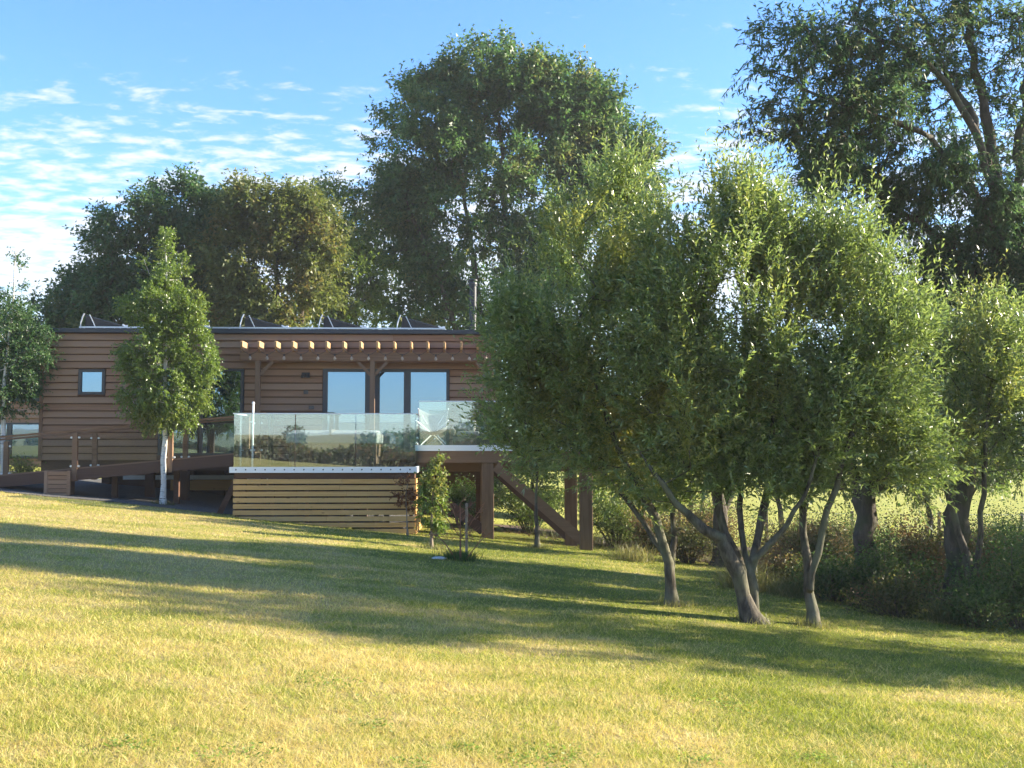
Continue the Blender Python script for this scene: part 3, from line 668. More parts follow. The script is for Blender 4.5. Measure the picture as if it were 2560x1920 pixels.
# solar panels: each on its own tilted frame, facing +X
for i, x in enumerate((-9.66, -7.68, -5.70, -3.73, -1.76)):
    z0 = 4.537
    p = empty('solar_panel', (x+0.6, 28.0, z0), 'dark solar panel tilted on silver frame, '+('first from the flue end' if i == 4 else 'second from the flue end' if i == 3 else 'third from the flue end' if i == 2 else 'behind the birch top' if i == 1 else 'at the roof end away from the flue'), 'solar panel', 'solar panels on the cabin roof')
    a, b = Vector((x+0.02, 27.35, z0+0.42)), Vector((x+1.16, 27.35, z0+0.10))
    pl = MB(); d = (b-a).normalized(); nrm = Vector((-d.z, 0, d.x)); nrm = nrm if nrm.z > 0 else -nrm
    q = [a, b, b-nrm*0.04, a-nrm*0.04]; pl.v = [tuple(k) for k in q]+[tuple(k+Vector((0, 1.65, 0))) for k in q]
    pl.f = [(0,3,2,1),(4,5,6,7),(0,1,5,4),(1,2,6,5),(2,3,7,6),(3,0,4,7)]
    pl.build('panel', 'solar_cell', p)
    sp_ = MB(); tri = [(x+0.06, z0+0.06), (x+1.10, z0+0.075), (x+0.08, z0+0.37)]; sp_.v = [(a_, 27.36, b_) for a_, b_ in tri]+[(a_, 27.37, b_) for a_, b_ in tri]; sp_.f = [(0,1,2),(5,4,3),(0,3,4,1),(1,4,5,2),(2,5,3,0)]; sp_.build('side_plate', 'black_rubber', p)
    for y in (27.32, 29.02):
        MB().tube([(x-0.05, y, z0+0.005), (x-0.03, y, z0+0.2), (x+0.0, y, z0+0.32), (x+0.05, y, z0+0.43)], 0.017, 6).build('rear_strut', 'galvanised', p)
        MB().beam((x+0.18, y, z0+0.40), (x+0.36, y, z0+0.02), 0.016, 0.02).build('diagonal_strut', 'galvanised', p)
        MB().prism([(y-0.02, z0), (y+0.02, z0), (y+0.02, z0+0.14), (y-0.02, z0+0.14)], x+1.10, x+1.17).beam((x+1.0, y, z0+0.15), (x+1.24, y, z0+0.02), 0.05, 0.04).build('front_foot', 'aluminium', p)
rail = MB().box(-9.72, -0.58, 27.27, 27.30, 4.60, 4.635).build('mounting_rail', 'galvanised')
for x in np.arange(-9.6, -0.5, 0.9): MB().box(x-0.02, x+0.02, 27.272, 27.298, 4.537, 4.60).build('rail_foot', 'galvanised', rail)
tag(rail, 'long silver mounting rail along the cabin roof edge', 'rail')

# ------------------------------------------------------------------ pergola and festoon lights
PZ = 3.87
pg = empty('pergola', (-2.3, 25.2, 1.15), 'timber pergola of pale-ended rafters over the cabin doors', 'pergola')
PXS = [-5.47+0.4075*i for i in range(16)]
rm = MB(); rm.prism([(26.22, 0.19), (26.22, 0.30), (26.24, 0.315), (26.93, 0.315), (26.93, 0.07), (26.42, 0.07), (26.30, 0.10)], -0.024, 0.024)
rme = rm.mesh('rafter_pine')
for x in PXS: link('rafter', rme, pg, (x, 0, PZ))
MB().box(-5.55, 0.80, 26.44, 26.56, 3.72, PZ+0.072).build('beam', 'fascia_oak', pg, bevel=0.006)
MB().box(-5.55, 0.66, 26.86, 26.935, 3.72, PZ+0.071).build('wall_plate', 'fascia_oak', pg)
for x, zb in ((-5.12, 1.15), (-2.34, 1.15), (0.55, 1.62)):
    MB().box(x-0.06, x+0.06, 26.44, 26.56, zb, 3.72).build('post', 'post_oak', pg, bevel=0.006)
    for s in ((1,) if x < -4 else (-1,) if x > 0 else (-1, 1)): MB().beam((x+s*0.05, 26.50, 3.38), (x+s*0.36, 26.50, 3.71), 0.05, 0.07).build('brace', 'post_oak', pg)
ft = empty('festoon_lights', (-2.3, 24.82, 3.75), 'string of clear festoon bulbs hung along the pergola rafters', 'string lights')
pts = []
for i, x in enumerate(PXS[:-1]):
    for t in np.linspace(0, 1, 6)[:-1]: pts.append((x+0.4075*t, 26.26, 3.98-0.12*math.sin(math.pi*t)))
MB().tube(pts, 0.006, 4).build('cable', 'black_rubber', ft)
bme = MB().lathe((0, 0, 0), [(0.012, 0.0), (0.034, -0.03), (0.040, -0.06), (0.028, -0.09), (0.004, -0.10)], 8).mesh('bulb_glass', True)
sme = MB().lathe((0, 0, 0), [(0.016, 0.055), (0.018, 0.0)], 7).mesh('black_rubber')
for x in PXS[:-1]:
    b = link('bulb', bme, ft, (x+0.20, 26.26, 3.82)); link('socket', sme, b, (x+0.20, 26.26, 3.82))

# ------------------------------------------------------------------ lower deck with slatted skirt
LX0, LX1, LY0, LY1 = -4.95, -1.10, 23.0, 26.9
ld = empty('lower_deck', (-3.0, 25, g1(-3, 25)), 'lower deck with glass balustrade, white edge channel and slatted larch skirt', 'deck')
MB().box(LX0, LX1, LY0+0.03, LY1, 1.08, 1.15).build('deck_floor', 'fascia_oak', ld)
MB().box(LX0+0.03, LX1-0.03, LY0+0.03, LY0+0.09, 0.955, 1.075).build('fascia', 'dark_timber', ld)
MB().box(LX1-0.09, LX1-0.032, LY0+0.092, LY1, 0.955, 1.075).build('fascia', 'dark_timber', ld)
ch = MB().box(LX0-0.06, LX1+0.03, LY0-0.03, LY0+0.028, 1.078, 1.20).build('edge_channel', 'aluminium', ld, bevel=0.003)
dm = MB().tube([(0, -0.004, 0), (0, 0.006, 0)], 0.016, 8).mesh('stain_dot')
for i in range(19): link('bolt', dm, ch, (-4.87+i*0.2025, LY0-0.031, 1.145))
MB().box(LX1-0.028, LX1+0.03, LY0+0.03, LY1-2.5, 1.078, 1.20).build('edge_channel', 'aluminium', ld)
for a, b in ((-4.93, -3.65), (-3.64, -2.38), (-2.37, -1.115)):
    MB().box(a+0.004, b-0.004, LY0-0.009, LY0+0.006, 1.20, 2.315).build('glass_panel', 'rail_glass', ld)
MB().box(-4.95, -1.10, LY0-0.016, LY0+0.013, 2.315, 2.337).build('top_rail', 'aluminium', ld)
MB().box(LX1-0.014, LX1+0.001, LY0+0.05, 24.0, 1.20, 2.315).build('glass_panel', 'rail_glass', ld)
MB().box(LX1-0.021, LX1+0.008, LY0+0.014, 24.05, 2.3155, 2.3365).build('top_rail', 'frame_grey', ld)
MB().box(LX0+0.015, LX0+0.03, LY0+0.05, 24.2, 1.20, 2.315).build('glass_panel', 'rail_glass', ld)
MB().box(LX0+0.006, LX0+0.038, LY0+0.014, 24.25, 2.3155, 2.3365).build('top_rail', 'aluminium', ld)
for i in range(10):
    zt = 0.945-i*0.131; zb = zt-0.098
    if zt < g1(LX1, LY0)-0.02: break
    cuts = [LX0+0.02, random.uniform(-3.7, -2.2), LX1-0.02]
    for a, b in zip(cuts, cuts[1:]):
        if zt < g1(b, LY0): continue
        MB().box(a+0.002, b-0.002, LY0+0.0, LY0+0.024, zb, zt).build('skirt_slat', 'larch', ld, loc=((a+b)/2, LY0, zb))
    MB().box(LX1-0.018, LX1+0.006, LY0+0.03, LY1-0.5, zb+0.002, zt).build('skirt_slat', 'larch', ld, loc=(LX1, 25, zb))
for x in np.linspace(LX0+0.1, LX1-0.1, 6):
    MB().box(x-0.04, x+0.04, LY0+0.026, LY0+0.10, g1(x, LY0)-0.2, 0.95).build('skirt_batten', 'dark_timber', ld)
    MB().box(x-0.06, x+0.06, 25.9, 26.02, g1(x, 26)-0.2, 1.08).build('deck_post', 'dark_timber', ld)
MB().beam((-5.45, 23.9, g1(-5.4, 23.9)-0.1), (-5.02, 24.0, 1.05), 0.12, 0.12).build('raking_post', 'dark_timber', ld)
hp = MB().tube([(-4.79, 24.3, 1.15), (-4.79, 24.3, 2.56)], 0.022, 10).lathe((-4.79, 24.3, 2.56), [(0.02, 0), (0.035, 0.03), (0.025, 0.065), (0.005, 0.07)], 10).build('handrail_post', 'aluminium')
tag(hp, 'slim silver ball-topped post at the corner of the lower deck', 'post')

# hot tub under a grey cover
ht = empty('hot_tub', (-3.0, 24.75, 1.15), 'square hot tub with brown panels under a pale grey cover', 'hot tub')
MB().box(-3.92, -2.06, 23.85, 25.7, 1.15, 1.80).build('tub_shell', 'tub_panel', ht, bevel=0.08)
for x in np.arange(-3.85, -2.1, 0.155): MB().box(x, x+0.13, 23.825, 23.847, 1.2, 1.76).build('side_slat', 'tub_panel', ht)
cv = MB(); q = [(-3.97, 23.78), (-2.01, 23.78), (-2.01, 25.76), (-3.97, 25.76)]
cv.box(-3.97, -2.01, 23.78, 25.76, 1.70, 1.93)
cv.prism([(23.80, 1.931), (25.74, 1.931), (25.0, 2.0), (24.5, 2.0)], -3.95, -2.03)
cv.build('cover', 'cover_vinyl', ht, bevel=0.03)
MB().box(-3.03, -2.98, 23.77, 25.77, 1.88, 2.012).build('cover_strap', 'wicker', ht)
# narrow dark bar table against the wall
bt = empty('bar_table', (-4.05, 26.45, 1.15), 'narrow outdoor bar table with a thin black top against the cladding', 'table')
MB().box(-4.86, -3.24, 26.2, 26.7, 2.42, 2.46).build('table_top', 'lamp_black', bt, bevel=0.005)
for x in (-4.78, -3.32):
    for y in (26.26, 26.64): MB().box(x-0.025, x+0.025, y-0.025, y+0.025, 1.15, 2.42).build('leg', 'lamp_black', bt)

# ------------------------------------------------------------------ upper deck on tall posts
UX0, UX1, UY = -1.17, 3.05, 24.0
ud = empty('upper_deck', (1, 25.3, g1(1, 25)), 'upper deck on tall brown posts with diagonal braces and glass balustrade', 'deck')
MB().box(UX0+0.06, UX1, UY+0.03, 26.9, 1.545, 1.61).build('deck_floor', 'fascia_oak', ud)
MB().box(UX0, UX1, UY-0.03, UY+0.028, 1.535, 1.662).build('edge_channel', 'aluminium', ud, bevel=0.003)
MB().box(UX0, UX1-0.02, UY+0.0, UY+0.08, 1.27, 1.533).build('fascia', 'fascia_oak', ud, bevel=0.005)
MB().box(UX0, UX1-0.02, UY+0.9, UY+1.0, 1.06, 1.30).build('cross_beam', 'fascia_oak', ud)
MB().box(UX0, UX1-0.02, 26.3, 26.4, 1.06, 1.54).build('cross_beam', 'fascia_oak', ud)
for y in np.arange(24.15, 26.8, 0.45): MB().box(UX0+0.1, UX1-0.05, y, y+0.05, 1.34, 1.544).build('joist', 'dark_timber', ud)
for a, b in ((-1.08, 0.155), (0.165, 1.40), (1.41, 2.70)):
    MB().box(a, b, UY-0.009, UY+0.006, 1.662, 2.625).build('glass_panel', 'rail_glass', ud)
MB().box(-1.09, 2.72, UY-0.016, UY+0.013, 2.625, 2.645).build('top_rail', 'aluminium', ud)
for x, y in ((0.44, UY+0.16), (2.57, 23.55), (2.34, 24.6), (0.44, 26.3)):
    MB().box(x-0.135, x+0.135, y-0.13, y+0.13, g1(x, y)-0.3, 1.27 if y > 23.8 else 1.532).build('post', 'post_oak', ud, bevel=0.01)
MB().box(2.44, 2.70, 23.42, 23.99, 1.27, 1.53).build('outrigger_beam', 'fascia_oak', ud)
MB().beam((0.62, UY-0.04, 1.20), (2.50, 23.62, -0.42), 0.07, 0.22, (0.65, 0, 0.76)).build('brace', 'fascia_oak', ud)
MB().beam((0.62, UY+0.95, 1.10), (2.28, 24.6, -0.40), 0.07, 0.22, (0.65, 0, 0.76)).build('brace', 'dark_timber', ud)
MB().beam((-1.0, UY+0.8, 0.75), (0.34, UY+0.4, -0.25), 0.07, 0.22, (0.6, 0, 0.76)).build('brace', 'dark_timber', ud)

# sling chair and low sofa on the upper deck
def cloth(pts_uv, thick, mat, name, parent):
    P = np.array(pts_uv); n, m, _ = P.shape; mb = MB()
    mb.v = [tuple(p) for p in P.reshape(-1, 3)]
    for i in range(n-1):
        for j in range(m-1): mb.f.append((i*m+j, i*m+j+1, (i+1)*m+j+1, (i+1)*m+j))
    o = mb.build(name, mat, parent, smooth=True); s = o.modifiers.new('solid', 'SOLIDIFY'); s.thickness = thick; s2 = o.modifiers.new('sub', 'SUBSURF'); s2.levels = 1; s2.render_levels = 2
    return o
bc = empty('sling_chair', (-0.82, 25.1, 1.612), 'pale canvas butterfly sling chair on the upper deck', 'chair')
cx, cy, cz = -0.82, 25.1, 1.612
grid = []
for i, t in enumerate(np.linspace(0, 1, 7)):
    row = []
    for j, s in enumerate(np.linspace(-1, 1, 7)):
        y = cy+0.42-0.85*t; z = cz+0.78-0.55*math.sin(math.pi*min(t*1.25, 1)*0.5)+0.28*max(0, t-0.6)+0.16*s*s*(0.6+abs(t-0.5)); row.append((cx+s*(0.38-0.06*math.sin(math.pi*t)), y, z))
    grid.append(row)
cloth(grid, 0.02, 'canvas', 'sling', bc)
for sx in (-1, 1):
    MB().tube([(cx+sx*0.36, cy+0.42, cz+0.92), (cx, cy+0.05, cz+0.32), (cx-sx*0.30, cy-0.38, cz+0.012), (cx+sx*0.30, cy-0.38, cz+0.012)], 0.014, 7).build('frame_loop', 'aluminium', bc)
    MB().tube([(cx+sx*0.37, cy-0.42, cz+0.62), (cx, cy-0.0, cz+0.30), (cx-sx*0.30, cy+0.32, cz+0.012)], 0.014, 7).build('frame_loop', 'aluminium', bc)
sf = empty('garden_sofa', (0.15, 25.6, 1.612), 'low grey garden sofa with pale cushions on the upper deck', 'sofa')
MB().box(-0.35, 0.95, 25.25, 26.0, 1.66, 1.86).build('base', 'wicker', sf, bevel=0.03)
for x in (-0.3, 0.86):
    for y in (25.3, 25.93): MB().box(x, x+0.05, y, y+0.05, 1.612, 1.67).build('foot', 'lamp_black', sf)
MB().box(-0.35, 0.95, 25.88, 26.02, 1.861, 2.18).build('backrest', 'wicker', sf, bevel=0.04)
for x in (-0.40, 0.88): MB().box(x, x+0.11, 25.25, 25.87, 1.862, 2.06).build('armrest', 'wicker', sf, bevel=0.04)
for x in (-0.27, 0.31): MB().box(x, x+0.55, 25.27, 25.86, 1.865, 1.99).build('cushion', 'canvas', sf, bevel=0.045)
MB().beam((-0.05, 25.80, 2.0), (0.0, 25.86, 2.28), 0.42, 0.12, (0, 1, 0)).build('back_cushion', 'canvas', sf, bevel=0.05)

# ------------------------------------------------------------------ ramp
rp = empty('access_ramp', (-8, 25.6, g1(-8, 25.6)), 'long sloping timber access ramp with thin handrails leading to the lower deck', 'ramp')
def rz(x): return 1.45+(x+5.36)*0.0935 if x > -14 else 0.64
for y in (24.98, 26.28):
    MB().beam((-14.5, y, rz(-13.99)-0.17), (-5.0, y, rz(-5.0)-0.125), 0.06, 0.25).build('stringer', 'dark_timber', rp)
MB().beam((-14.5, 25.63, rz(-13.99)-0.02), (-5.0, 25.63, rz(-5.0)+0.012), 1.22, 0.03).build('ramp_deck', 'fascia_oak', rp)
for y, h in ((24.98, 0.86), (26.28, 0.86)):
    MB().beam((-14.5, y, rz(-13.99)+h), (-4.98, y, rz(-5.0)+h), 0.055, 0.045).build('handrail', 'fascia_oak', rp, bevel=0.005)
cm = MB().tube([(0, -0.03, 0), (0, 0.03, 0)], 0.024, 8).mesh('galvanised')
for y in (24.98, 26.28):
    px = [-13.0, -11.0, -8.92, -6.78, -5.05]
    for i, x in enumerate(px):
        p = MB().box(x-0.055, x+0.055, y-0.05, y+0.05, (rz(x)-0.27), rz(x)+h-0.024).build('post', 'fascia_oak', rp, bevel=0.004)
        for s in (-1, 1):
            for dz in (0.07, 0.72): link('glass_clamp', cm, p, (x+s*0.085, y, rz(x)+dz))
    for a, b in zip(px, px[1:]):
        m = MB(); a1, b1 = a+0.09, b-0.09
        m.v = [(a1, y-0.005, rz(a1)+0.04), (b1, y-0.005, rz(b1)+0.04), (b1, y-0.005, rz(b1)+0.76), (a1, y-0.005, rz(a1)+0.76)]; m.v += [(q[0], y+0.005, q[2]) for q in m.v]
        m.f = [(0,1,2,3),(7,6,5,4),(0,4,5,1),(1,5,6,2),(2,6,7,3),(3,7,4,0)]
        m.build('glass_infill', 'clear_glass', rp)
for x in (-6.78, -8.2, -12.0): MB().box(x-0.06, x+0.06, 25.5, 25.62, g1(x, 25.6)-0.2, rz(x)-0.05).build('support_post', 'dark_timber', rp)
sb = empty('slatted_box', (-9.2, 24.8, g1(-9.2, 24.8)), 'small slatted timber box under the ramp beside its post', 'box')
for i in range(6): MB().box(-9.42, -8.99, 24.70, 24.722, 0.50+i*0.098, 0.585+i*0.098).build('slat', 'cedar', sb)
for x in (-9.46, -8.96): MB().box(x-0.035, x+0.035, 24.70, 24.77, g1(x, 24.7)-0.05, 1.09).build('corner_post', 'cedar', sb)
MB().box(-9.42, -8.99, 24.78, 25.2, g1(-9.2, 25)-0.05, 1.03).build('box_core', 'dark_timber', sb)

# ------------------------------------------------------------------ second cabin, far left
c2 = empty('cabin', (-18, 38, g1(-18, 38)), 'second timber cabin standing beyond the ramp, with blue reflecting windows', 'cabin')
w2 = MB().box(-23, -13.35, 36.001, 40, 1.02, 3.14).build('wall', 'cedar', c2)
clad(w2, 'cladding_board', -23, -13.45, 1.02, 12, 0.1744, 36.0, [(-17.9, -13.95, 1.2, 2.42)])
MB().box(-13.45, -13.36, 35.945, 36.03, 1.0, 3.14).build('corner_trim', 'fascia_oak', c2)
r2 = MB().box(-23.1, -13.3, 35.94, 40.1, 3.145, 3.20).build('roof', 'roof_membrane', c2)
MB().box(-23.1, -13.27, 35.90, 35.935, 3.12, 3.23).build('roof_edge_trim', 'roof_edge', r2)
window(c2, 'window', -17.9, -13.95, 1.25, 2.42, [(-17.84, -16.6), (-16.5, -15.05), (-14.9, -14.02)], y=36.0)
MB().box(-23, -13.4, 36.05, 36.2, 0.75, 1.015).build('floor_beam', 'dark_timber', c2)
for x in (-16, -13.6): MB().box(x-0.1, x+0.1, 36.06, 36.2, g1(x, 36)-0.2, 0.75).build('foundation_post', 'dark_timber', c2)

# ------------------------------------------------------------------ trees
def norm(a): return a/np.maximum(np.linalg.norm(a, axis=-1, keepdims=True), 1e-9)
def rdir(r, n): return norm(r.normal(size=(n, 3)))
def leaf_mesh(name, r, pos, d, L, Wd, mat, tri=False, up=0.6, fold=0.12):
    n = len(pos); d = norm(d); nt_ = norm(rdir(r, n)+np.array([0, 0, up])); sd = norm(np.cross(d, nt_)); nn = np.cross(sd, d)
    L = L*r.uniform(0.65, 1.25, (n, 1)); Wd = Wd*r.uniform(0.7, 1.2, (n, 1))
    p1 = pos+d*L*0.42+sd*Wd*0.5+nn*Wd*fold; p3 = pos+d*L*0.42-sd*Wd*0.5+nn*Wd*fold; p2 = pos+d*L-np.array([0, 0, 1])*L*r.uniform(0, 0.25, (n, 1))
    rv = r.uniform(0, 1, n)
    if tri:
        V = np.stack([p1, p2, pos*0.5+p3*0.5-sd*Wd*0.25], 1).reshape(-1, 3); F = np.arange(3*n).reshape(n, 3); return np_mesh(name, V, F, mat, rv)
    V = np.stack([pos, p1, p2, p3], 1).reshape(-1, 3); b = np.arange(n)[:, None]*4
    F = np.concatenate([b+np.array([[0, 1, 2]]), b+np.array([[0, 2, 3]])], 0); return np_mesh(name, V, F, mat, np.concatenate([rv, rv]))
def branch_mesh(name, P, par, rad, mat, flare=0.0, kmax=8):
    n = len(P); D = np.zeros((n, 3)); seg = np.zeros((n, 3)); has = par >= 0
    seg[has] = norm(P[has]-P[par[has]]); prim = -np.ones(n, int)
    order = np.argsort(rad); 
    for i in order:
        if par[i] >= 0: prim[par[i]] = i
    for i in range(n):
        s = seg[i].copy()
        if prim[i] >= 0: s += seg[prim[i]]
        D[i] = s
    D = norm(D)
    def ring(p, d, r, k):
        ref = np.where(np.abs(d[:, :1]) < 0.9, np.array([[1, 0.03, 0.02]]), np.array([[0, 1, 0.02]])); a = norm(np.cross(d, ref)); b = np.cross(d, a)
        t = np.arange(k)*2*np.pi/k; return p[:, None]+(a[:, None]*np.cos(t)[None, :, None]+b[:, None]*np.sin(t)[None, :, None])*r[:, None, None]
    idx = np.where(has)[0]; Vs = []; Fs = []; off = 0
    cls = np.where(rad[idx] > 0.045, kmax, np.where(rad[idx] > 0.016, 5, 3))
    for k in np.unique(cls):
        c = idx[cls == k]; p = par[c]; pr = prim[p] == c
        r0 = np.where(pr, rad[p], rad[c]*1.05); d0 = np.where(pr[:, None], D[p], seg[c])
        A = ring(P[p], d0, r0, k); B = ring(P[c], D[c], rad[c], k); m = len(c)
        Vs.append(np.concatenate([A, B], 1).reshape(-1, 3)); base = off+np.arange(m)[:, None, None]*2*k; j = np.arange(k)
        q = np.stack([j, (j+1) % k, k+(j+1) % k, k+j], -1)[None]; Fs.append((base+q).reshape(-1, 4)); off += m*2*k
    return np_mesh(name, np.concatenate(Vs), np.concatenate(Fs), mat, smooth=True)

def make_tree(name, key, label, cat='tree', group=None, n_tips=200, twigs=8, twig_len=0.5, per_twig=9, leaf=(0.10, 0.03), tip_r=0.006, r0=0.12, r1=0.03,
              leafm='leaf_big', barkm='bark_dark', shell=0.30, upb=0.35, outb=0.5, rb=0.8, seed=1, tri=False, leaf_up=0.6, spread=0.25, twig_geo=False, flop=0.0, leaf_ang=0.8, bow=0.06, zmin=None, crown_name='crown', step=0.4, vexp=0.85, clump=0.7, cfreq=1.6, shoots=0.0, twig_r=0.0035):
    T = TREES[key]; r = np.random.default_rng(seed); base = T['base']; bz = g1(base[0], base[1])
    root = empty(name, (base[0], base[1], bz), label, cat, group)
    P = []; par = []; srad = []
    for si, st in enumerate(T['stems']):
        st = [np.array(p, float) for p in st]
        if si == 0 or abs(st[0][2]-T['stems'][0][0][2]) < 0.25: st[0][2] = g1(st[0][0], st[0][1])-0.12
        pts = []
        for a, b in zip(st, st[1:]):
            m = max(2, int(np.linalg.norm(b-a)/0.25))
            for t in np.linspace(0, 1, m, endpoint=False): pts.append(a+(b-a)*t)
        pts.append(st[-1]); pts = np.array(pts)
        for _ in range(2): pts[1:-1] = 0.5*pts[1:-1]+0.25*(pts[:-2]+pts[2:])
        pts[1:-1] += r.normal(size=(len(pts)-2, 3))*r0*0.16
        if P and si > 0:
            dist = np.linalg.norm(np.array(P)-pts[0], axis=1); pi = int(dist.argmin())
        else: pi = -1
        ra = r0 if si == 0 else min(r0*0.62, max(srad[pi]*0.7, r1) if pi >= 0 else r0*0.62)
        for i, p in enumerate(pts):
            t = i/(len(pts)-1); par.append(pi); P.append(p); srad.append(r.uniform(0.88, 1.14)*(ra*(1-t)**0.9+r1*(1-(1-t)**0.9))*(1.0+0.45*max(0, 1-(p[2]-bz)/0.35)**2 if si == 0 else 1.0)); pi = len(P)-1
    ns = len(P)
    E = np.array(T['crown']); vol = E[:, 3]*E[:, 4]*E[:, 5]; vol = vol**vexp
    nc = int(n_tips*(1+clump)); pick = r.choice(len(E), nc, p=vol/vol.sum()); u = rdir(r, nc); rr = r.uniform(0, 1, (nc, 1))**shell
    tips = E[pick, :3]+u*rr*E[pick, 3:6]
    if clump:   # leave gaps between the clumps of foliage
        fq = cfreq; ph = r.uniform(0, 6, 6); a_, b_, c_ = tips.T*fq
        val = np.sin(a_+0.7*c_+ph[0])*np.sin(b_-0.4*a_+ph[1])+np.sin(c_*1.3+ph[2]+0.5*b_)*np.sin(a_*1.6+ph[3])+0.8*r.normal(size=nc)
        tips = tips[np.argsort(-val)[:n_tips]]
    tips[:, 2] = np.maximum(tips[:, 2], bz+0.35)
    cen = (E[:, :3]*vol[:, None]).sum(0)/vol.sum()
    S = np.array(P); dd = np.min(np.linalg.norm(tips[:, None]-S[None, ::2], axis=2), axis=1); order = np.argsort(dd)
    PA = np.zeros((ns+n_tips*14, 3)); PA[:ns] = S; cnt = ns; par = list(par); tipnode = []; tipdir = []
    stem_lo = S[:, 2].min()
    ok_from = np.where((S[:, 2] > bz+0.28*(cen[2]-bz)) | (np.arange(ns) < 0))[0]; first_ok = np.zeros(len(PA), bool); first_ok[ok_from] = True
    for t in order:
        q = tips[t]; v = q-PA[:cnt]; L = np.linalg.norm(v, axis=1); cost = L*(1+0.9*np.maximum(0, -v[:, 2]/np.maximum(L, 1e-6)))
        cost[~first_ok[:cnt]] = 1e9
        a = int(cost.argmin()); dist = L[a]; m = int(np.clip(round(dist/step), 1, 12)); p0 = PA[a]
        side = rdir(r, 1)[0]; prev = a
        for i in range(1, m+1):
            f = i/m; p = p0+(q-p0)*f+(np.array([0, 0, 1.0])*bow+side*0.07)*math.sin(math.pi*f)*dist+r.normal(size=3)*0.02*dist*(0 if i == m else 1)
            PA[cnt] = p; first_ok[cnt] = True; par.append(prev); prev = cnt; cnt += 1
        tipnode.append(prev); tipdir.append(q-(PA[par[prev]]))
    PA = PA[:cnt]; par = np.array(par); load = np.zeros(cnt)
    load[tipnode] = 1
    for i in range(cnt-1, -1, -1):
        if par[i] >= 0 and par[i] < i: load[par[i]] += load[i]
    rad = tip_r*np.maximum(load, 1)**0.46; rad[:ns] = np.maximum(np.array(srad), np.minimum(rad[:ns], np.array(srad)*1.15))
    tn = np.array(tipnode); tv = norm(np.array(tipdir)); nt_ = len(tn)
    # twigs
    k = nt_*twigs; ti = np.repeat(np.arange(nt_), twigs); o0 = PA[tn][ti]; back = PA[par[tn]][ti]
    o = o0+(back-o0)*r.uniform(0, 0.8, (k, 1))+rdir(r, k)*spread*r.uniform(0, 1, (k, 1))
    outw = norm(o-cen); td = norm(outw*outb+np.array([0, 0, upb])+tv[ti]*0.4+rdir(r, k)*rb); tl = twig_len*r.uniform(0.5, 1.3, (k, 1))
    if shoots:
        sh = (r.uniform(0, 1, (k, 1)) < shoots) & (o[:, 2:3] > cen[2]-0.3); tl = np.where(sh, twig_len*r.uniform(1.4, 2.4, (k, 1)), tl); td = np.where(sh, norm(td*0.5+np.array([0, 0, 0.8])), td)
    n = k*per_twig; wi = np.repeat(np.arange(k), per_twig); f = (np.tile(np.arange(per_twig), k)+r.uniform(0, 0.9, n))/per_twig; f = f[:, None]
    pos = o[wi]+td[wi]*tl[wi]*f-np.array([0, 0, 1])*flop*(tl[wi]*f)**2
    ld = norm(td[wi]*(1.0-leaf_ang*0.5)+rdir(r, n)*leaf_ang-np.array([0, 0, 1])*flop*0.8)
    keep = pos[:, 2] > bz+0.15
    lm = leaf_mesh(crown_name, r, pos[keep], ld[keep], leaf[0], leaf[1], leafm, tri, leaf_up)
    bo = branch_mesh('trunk', PA, par, rad, barkm)
    tro = link('trunk', bo, root)
    if twig_geo:
        e = o+td*tl*0.9-np.array([0, 0, 1])*flop*(tl*0.9)**2; a = norm(np.cross(td, rdir(r, k)))*twig_r; b2 = np.cross(td, a)
        A = np.stack([o+a, o-a*0.5+b2*0.8, o-a*0.5-b2*0.8, e], 1).reshape(-1, 3); bb = np.arange(k)[:, None]*4
        F = np.concatenate([bb+np.array([[0, 1, 3]]), bb+np.array([[1, 2, 3]]), bb+np.array([[2, 0, 3]])]); link('twigs', np_mesh('twigs', A, F, barkm), root)['kind'] = 'stuff'
    co = link(crown_name, lm, root); co['kind'] = 'stuff'
    return root

make_tree('broadleaf_tree', 'big', 'tallest round-crowned green tree standing behind the cabin and its flue', cfreq=1.0, clump=0.8, n_tips=900, twigs=14, twig_len=0.75, per_twig=13, leaf=(0.22, 0.11), tip_r=0.010, r0=0.26, r1=0.06, leafm='leaf_big', seed=3, spread=0.42, tri=True, shell=0.33, flop=0.15)
make_tree('broadleaf_tree', 'dark', 'dense dark green tree behind the cabin roof and the birch', n_tips=420, twigs=15, twig_len=0.7, per_twig=12, leaf=(0.21, 0.10), tip_r=0.010, r0=0.2, r1=0.05, leafm='leaf_dark', seed=4, spread=0.4, tri=True, flop=0.1)
make_tree('broadleaf_tree', 'brown', 'brown-tinged tree turning autumn colour behind the cabin roof', n_tips=300, twigs=14, twig_len=0.6, per_twig=11, leaf=(0.19, 0.10), tip_r=0.010, r0=0.17, r1=0.05, leafm='leaf_brown', seed=5, spread=0.36, tri=True)
make_tree('broadleaf_tree', 'light', 'airy light green tree between the brown-tinged tree and the tallest tree', n_tips=190, twigs=12, twig_len=0.7, per_twig=10, leaf=(0.19, 0.09), tip_r=0.010, r0=0.14, r1=0.04, leafm='leaf_light', seed=6, spread=0.36, tri=True)
make_tree('broadleaf_tree', 'rear', 'dark leafy tree behind the second cabin', n_tips=260, twigs=14, twig_len=0.7, per_twig=11, leaf=(0.21, 0.10), tip_r=0.010, r0=0.16, r1=0.05, leafm='leaf_dark', seed=7, spread=0.4, tri=True)
make_tree('broadleaf_tree', 'under', 'low leafy thicket tree behind the upper deck posts', n_tips=240, twigs=11, twig_len=0.6, per_twig=10, leaf=(0.15, 0.08), tip_r=0.009, r0=0.12, r1=0.04, leafm='leaf_light', seed=8, spread=0.36, tri=True)
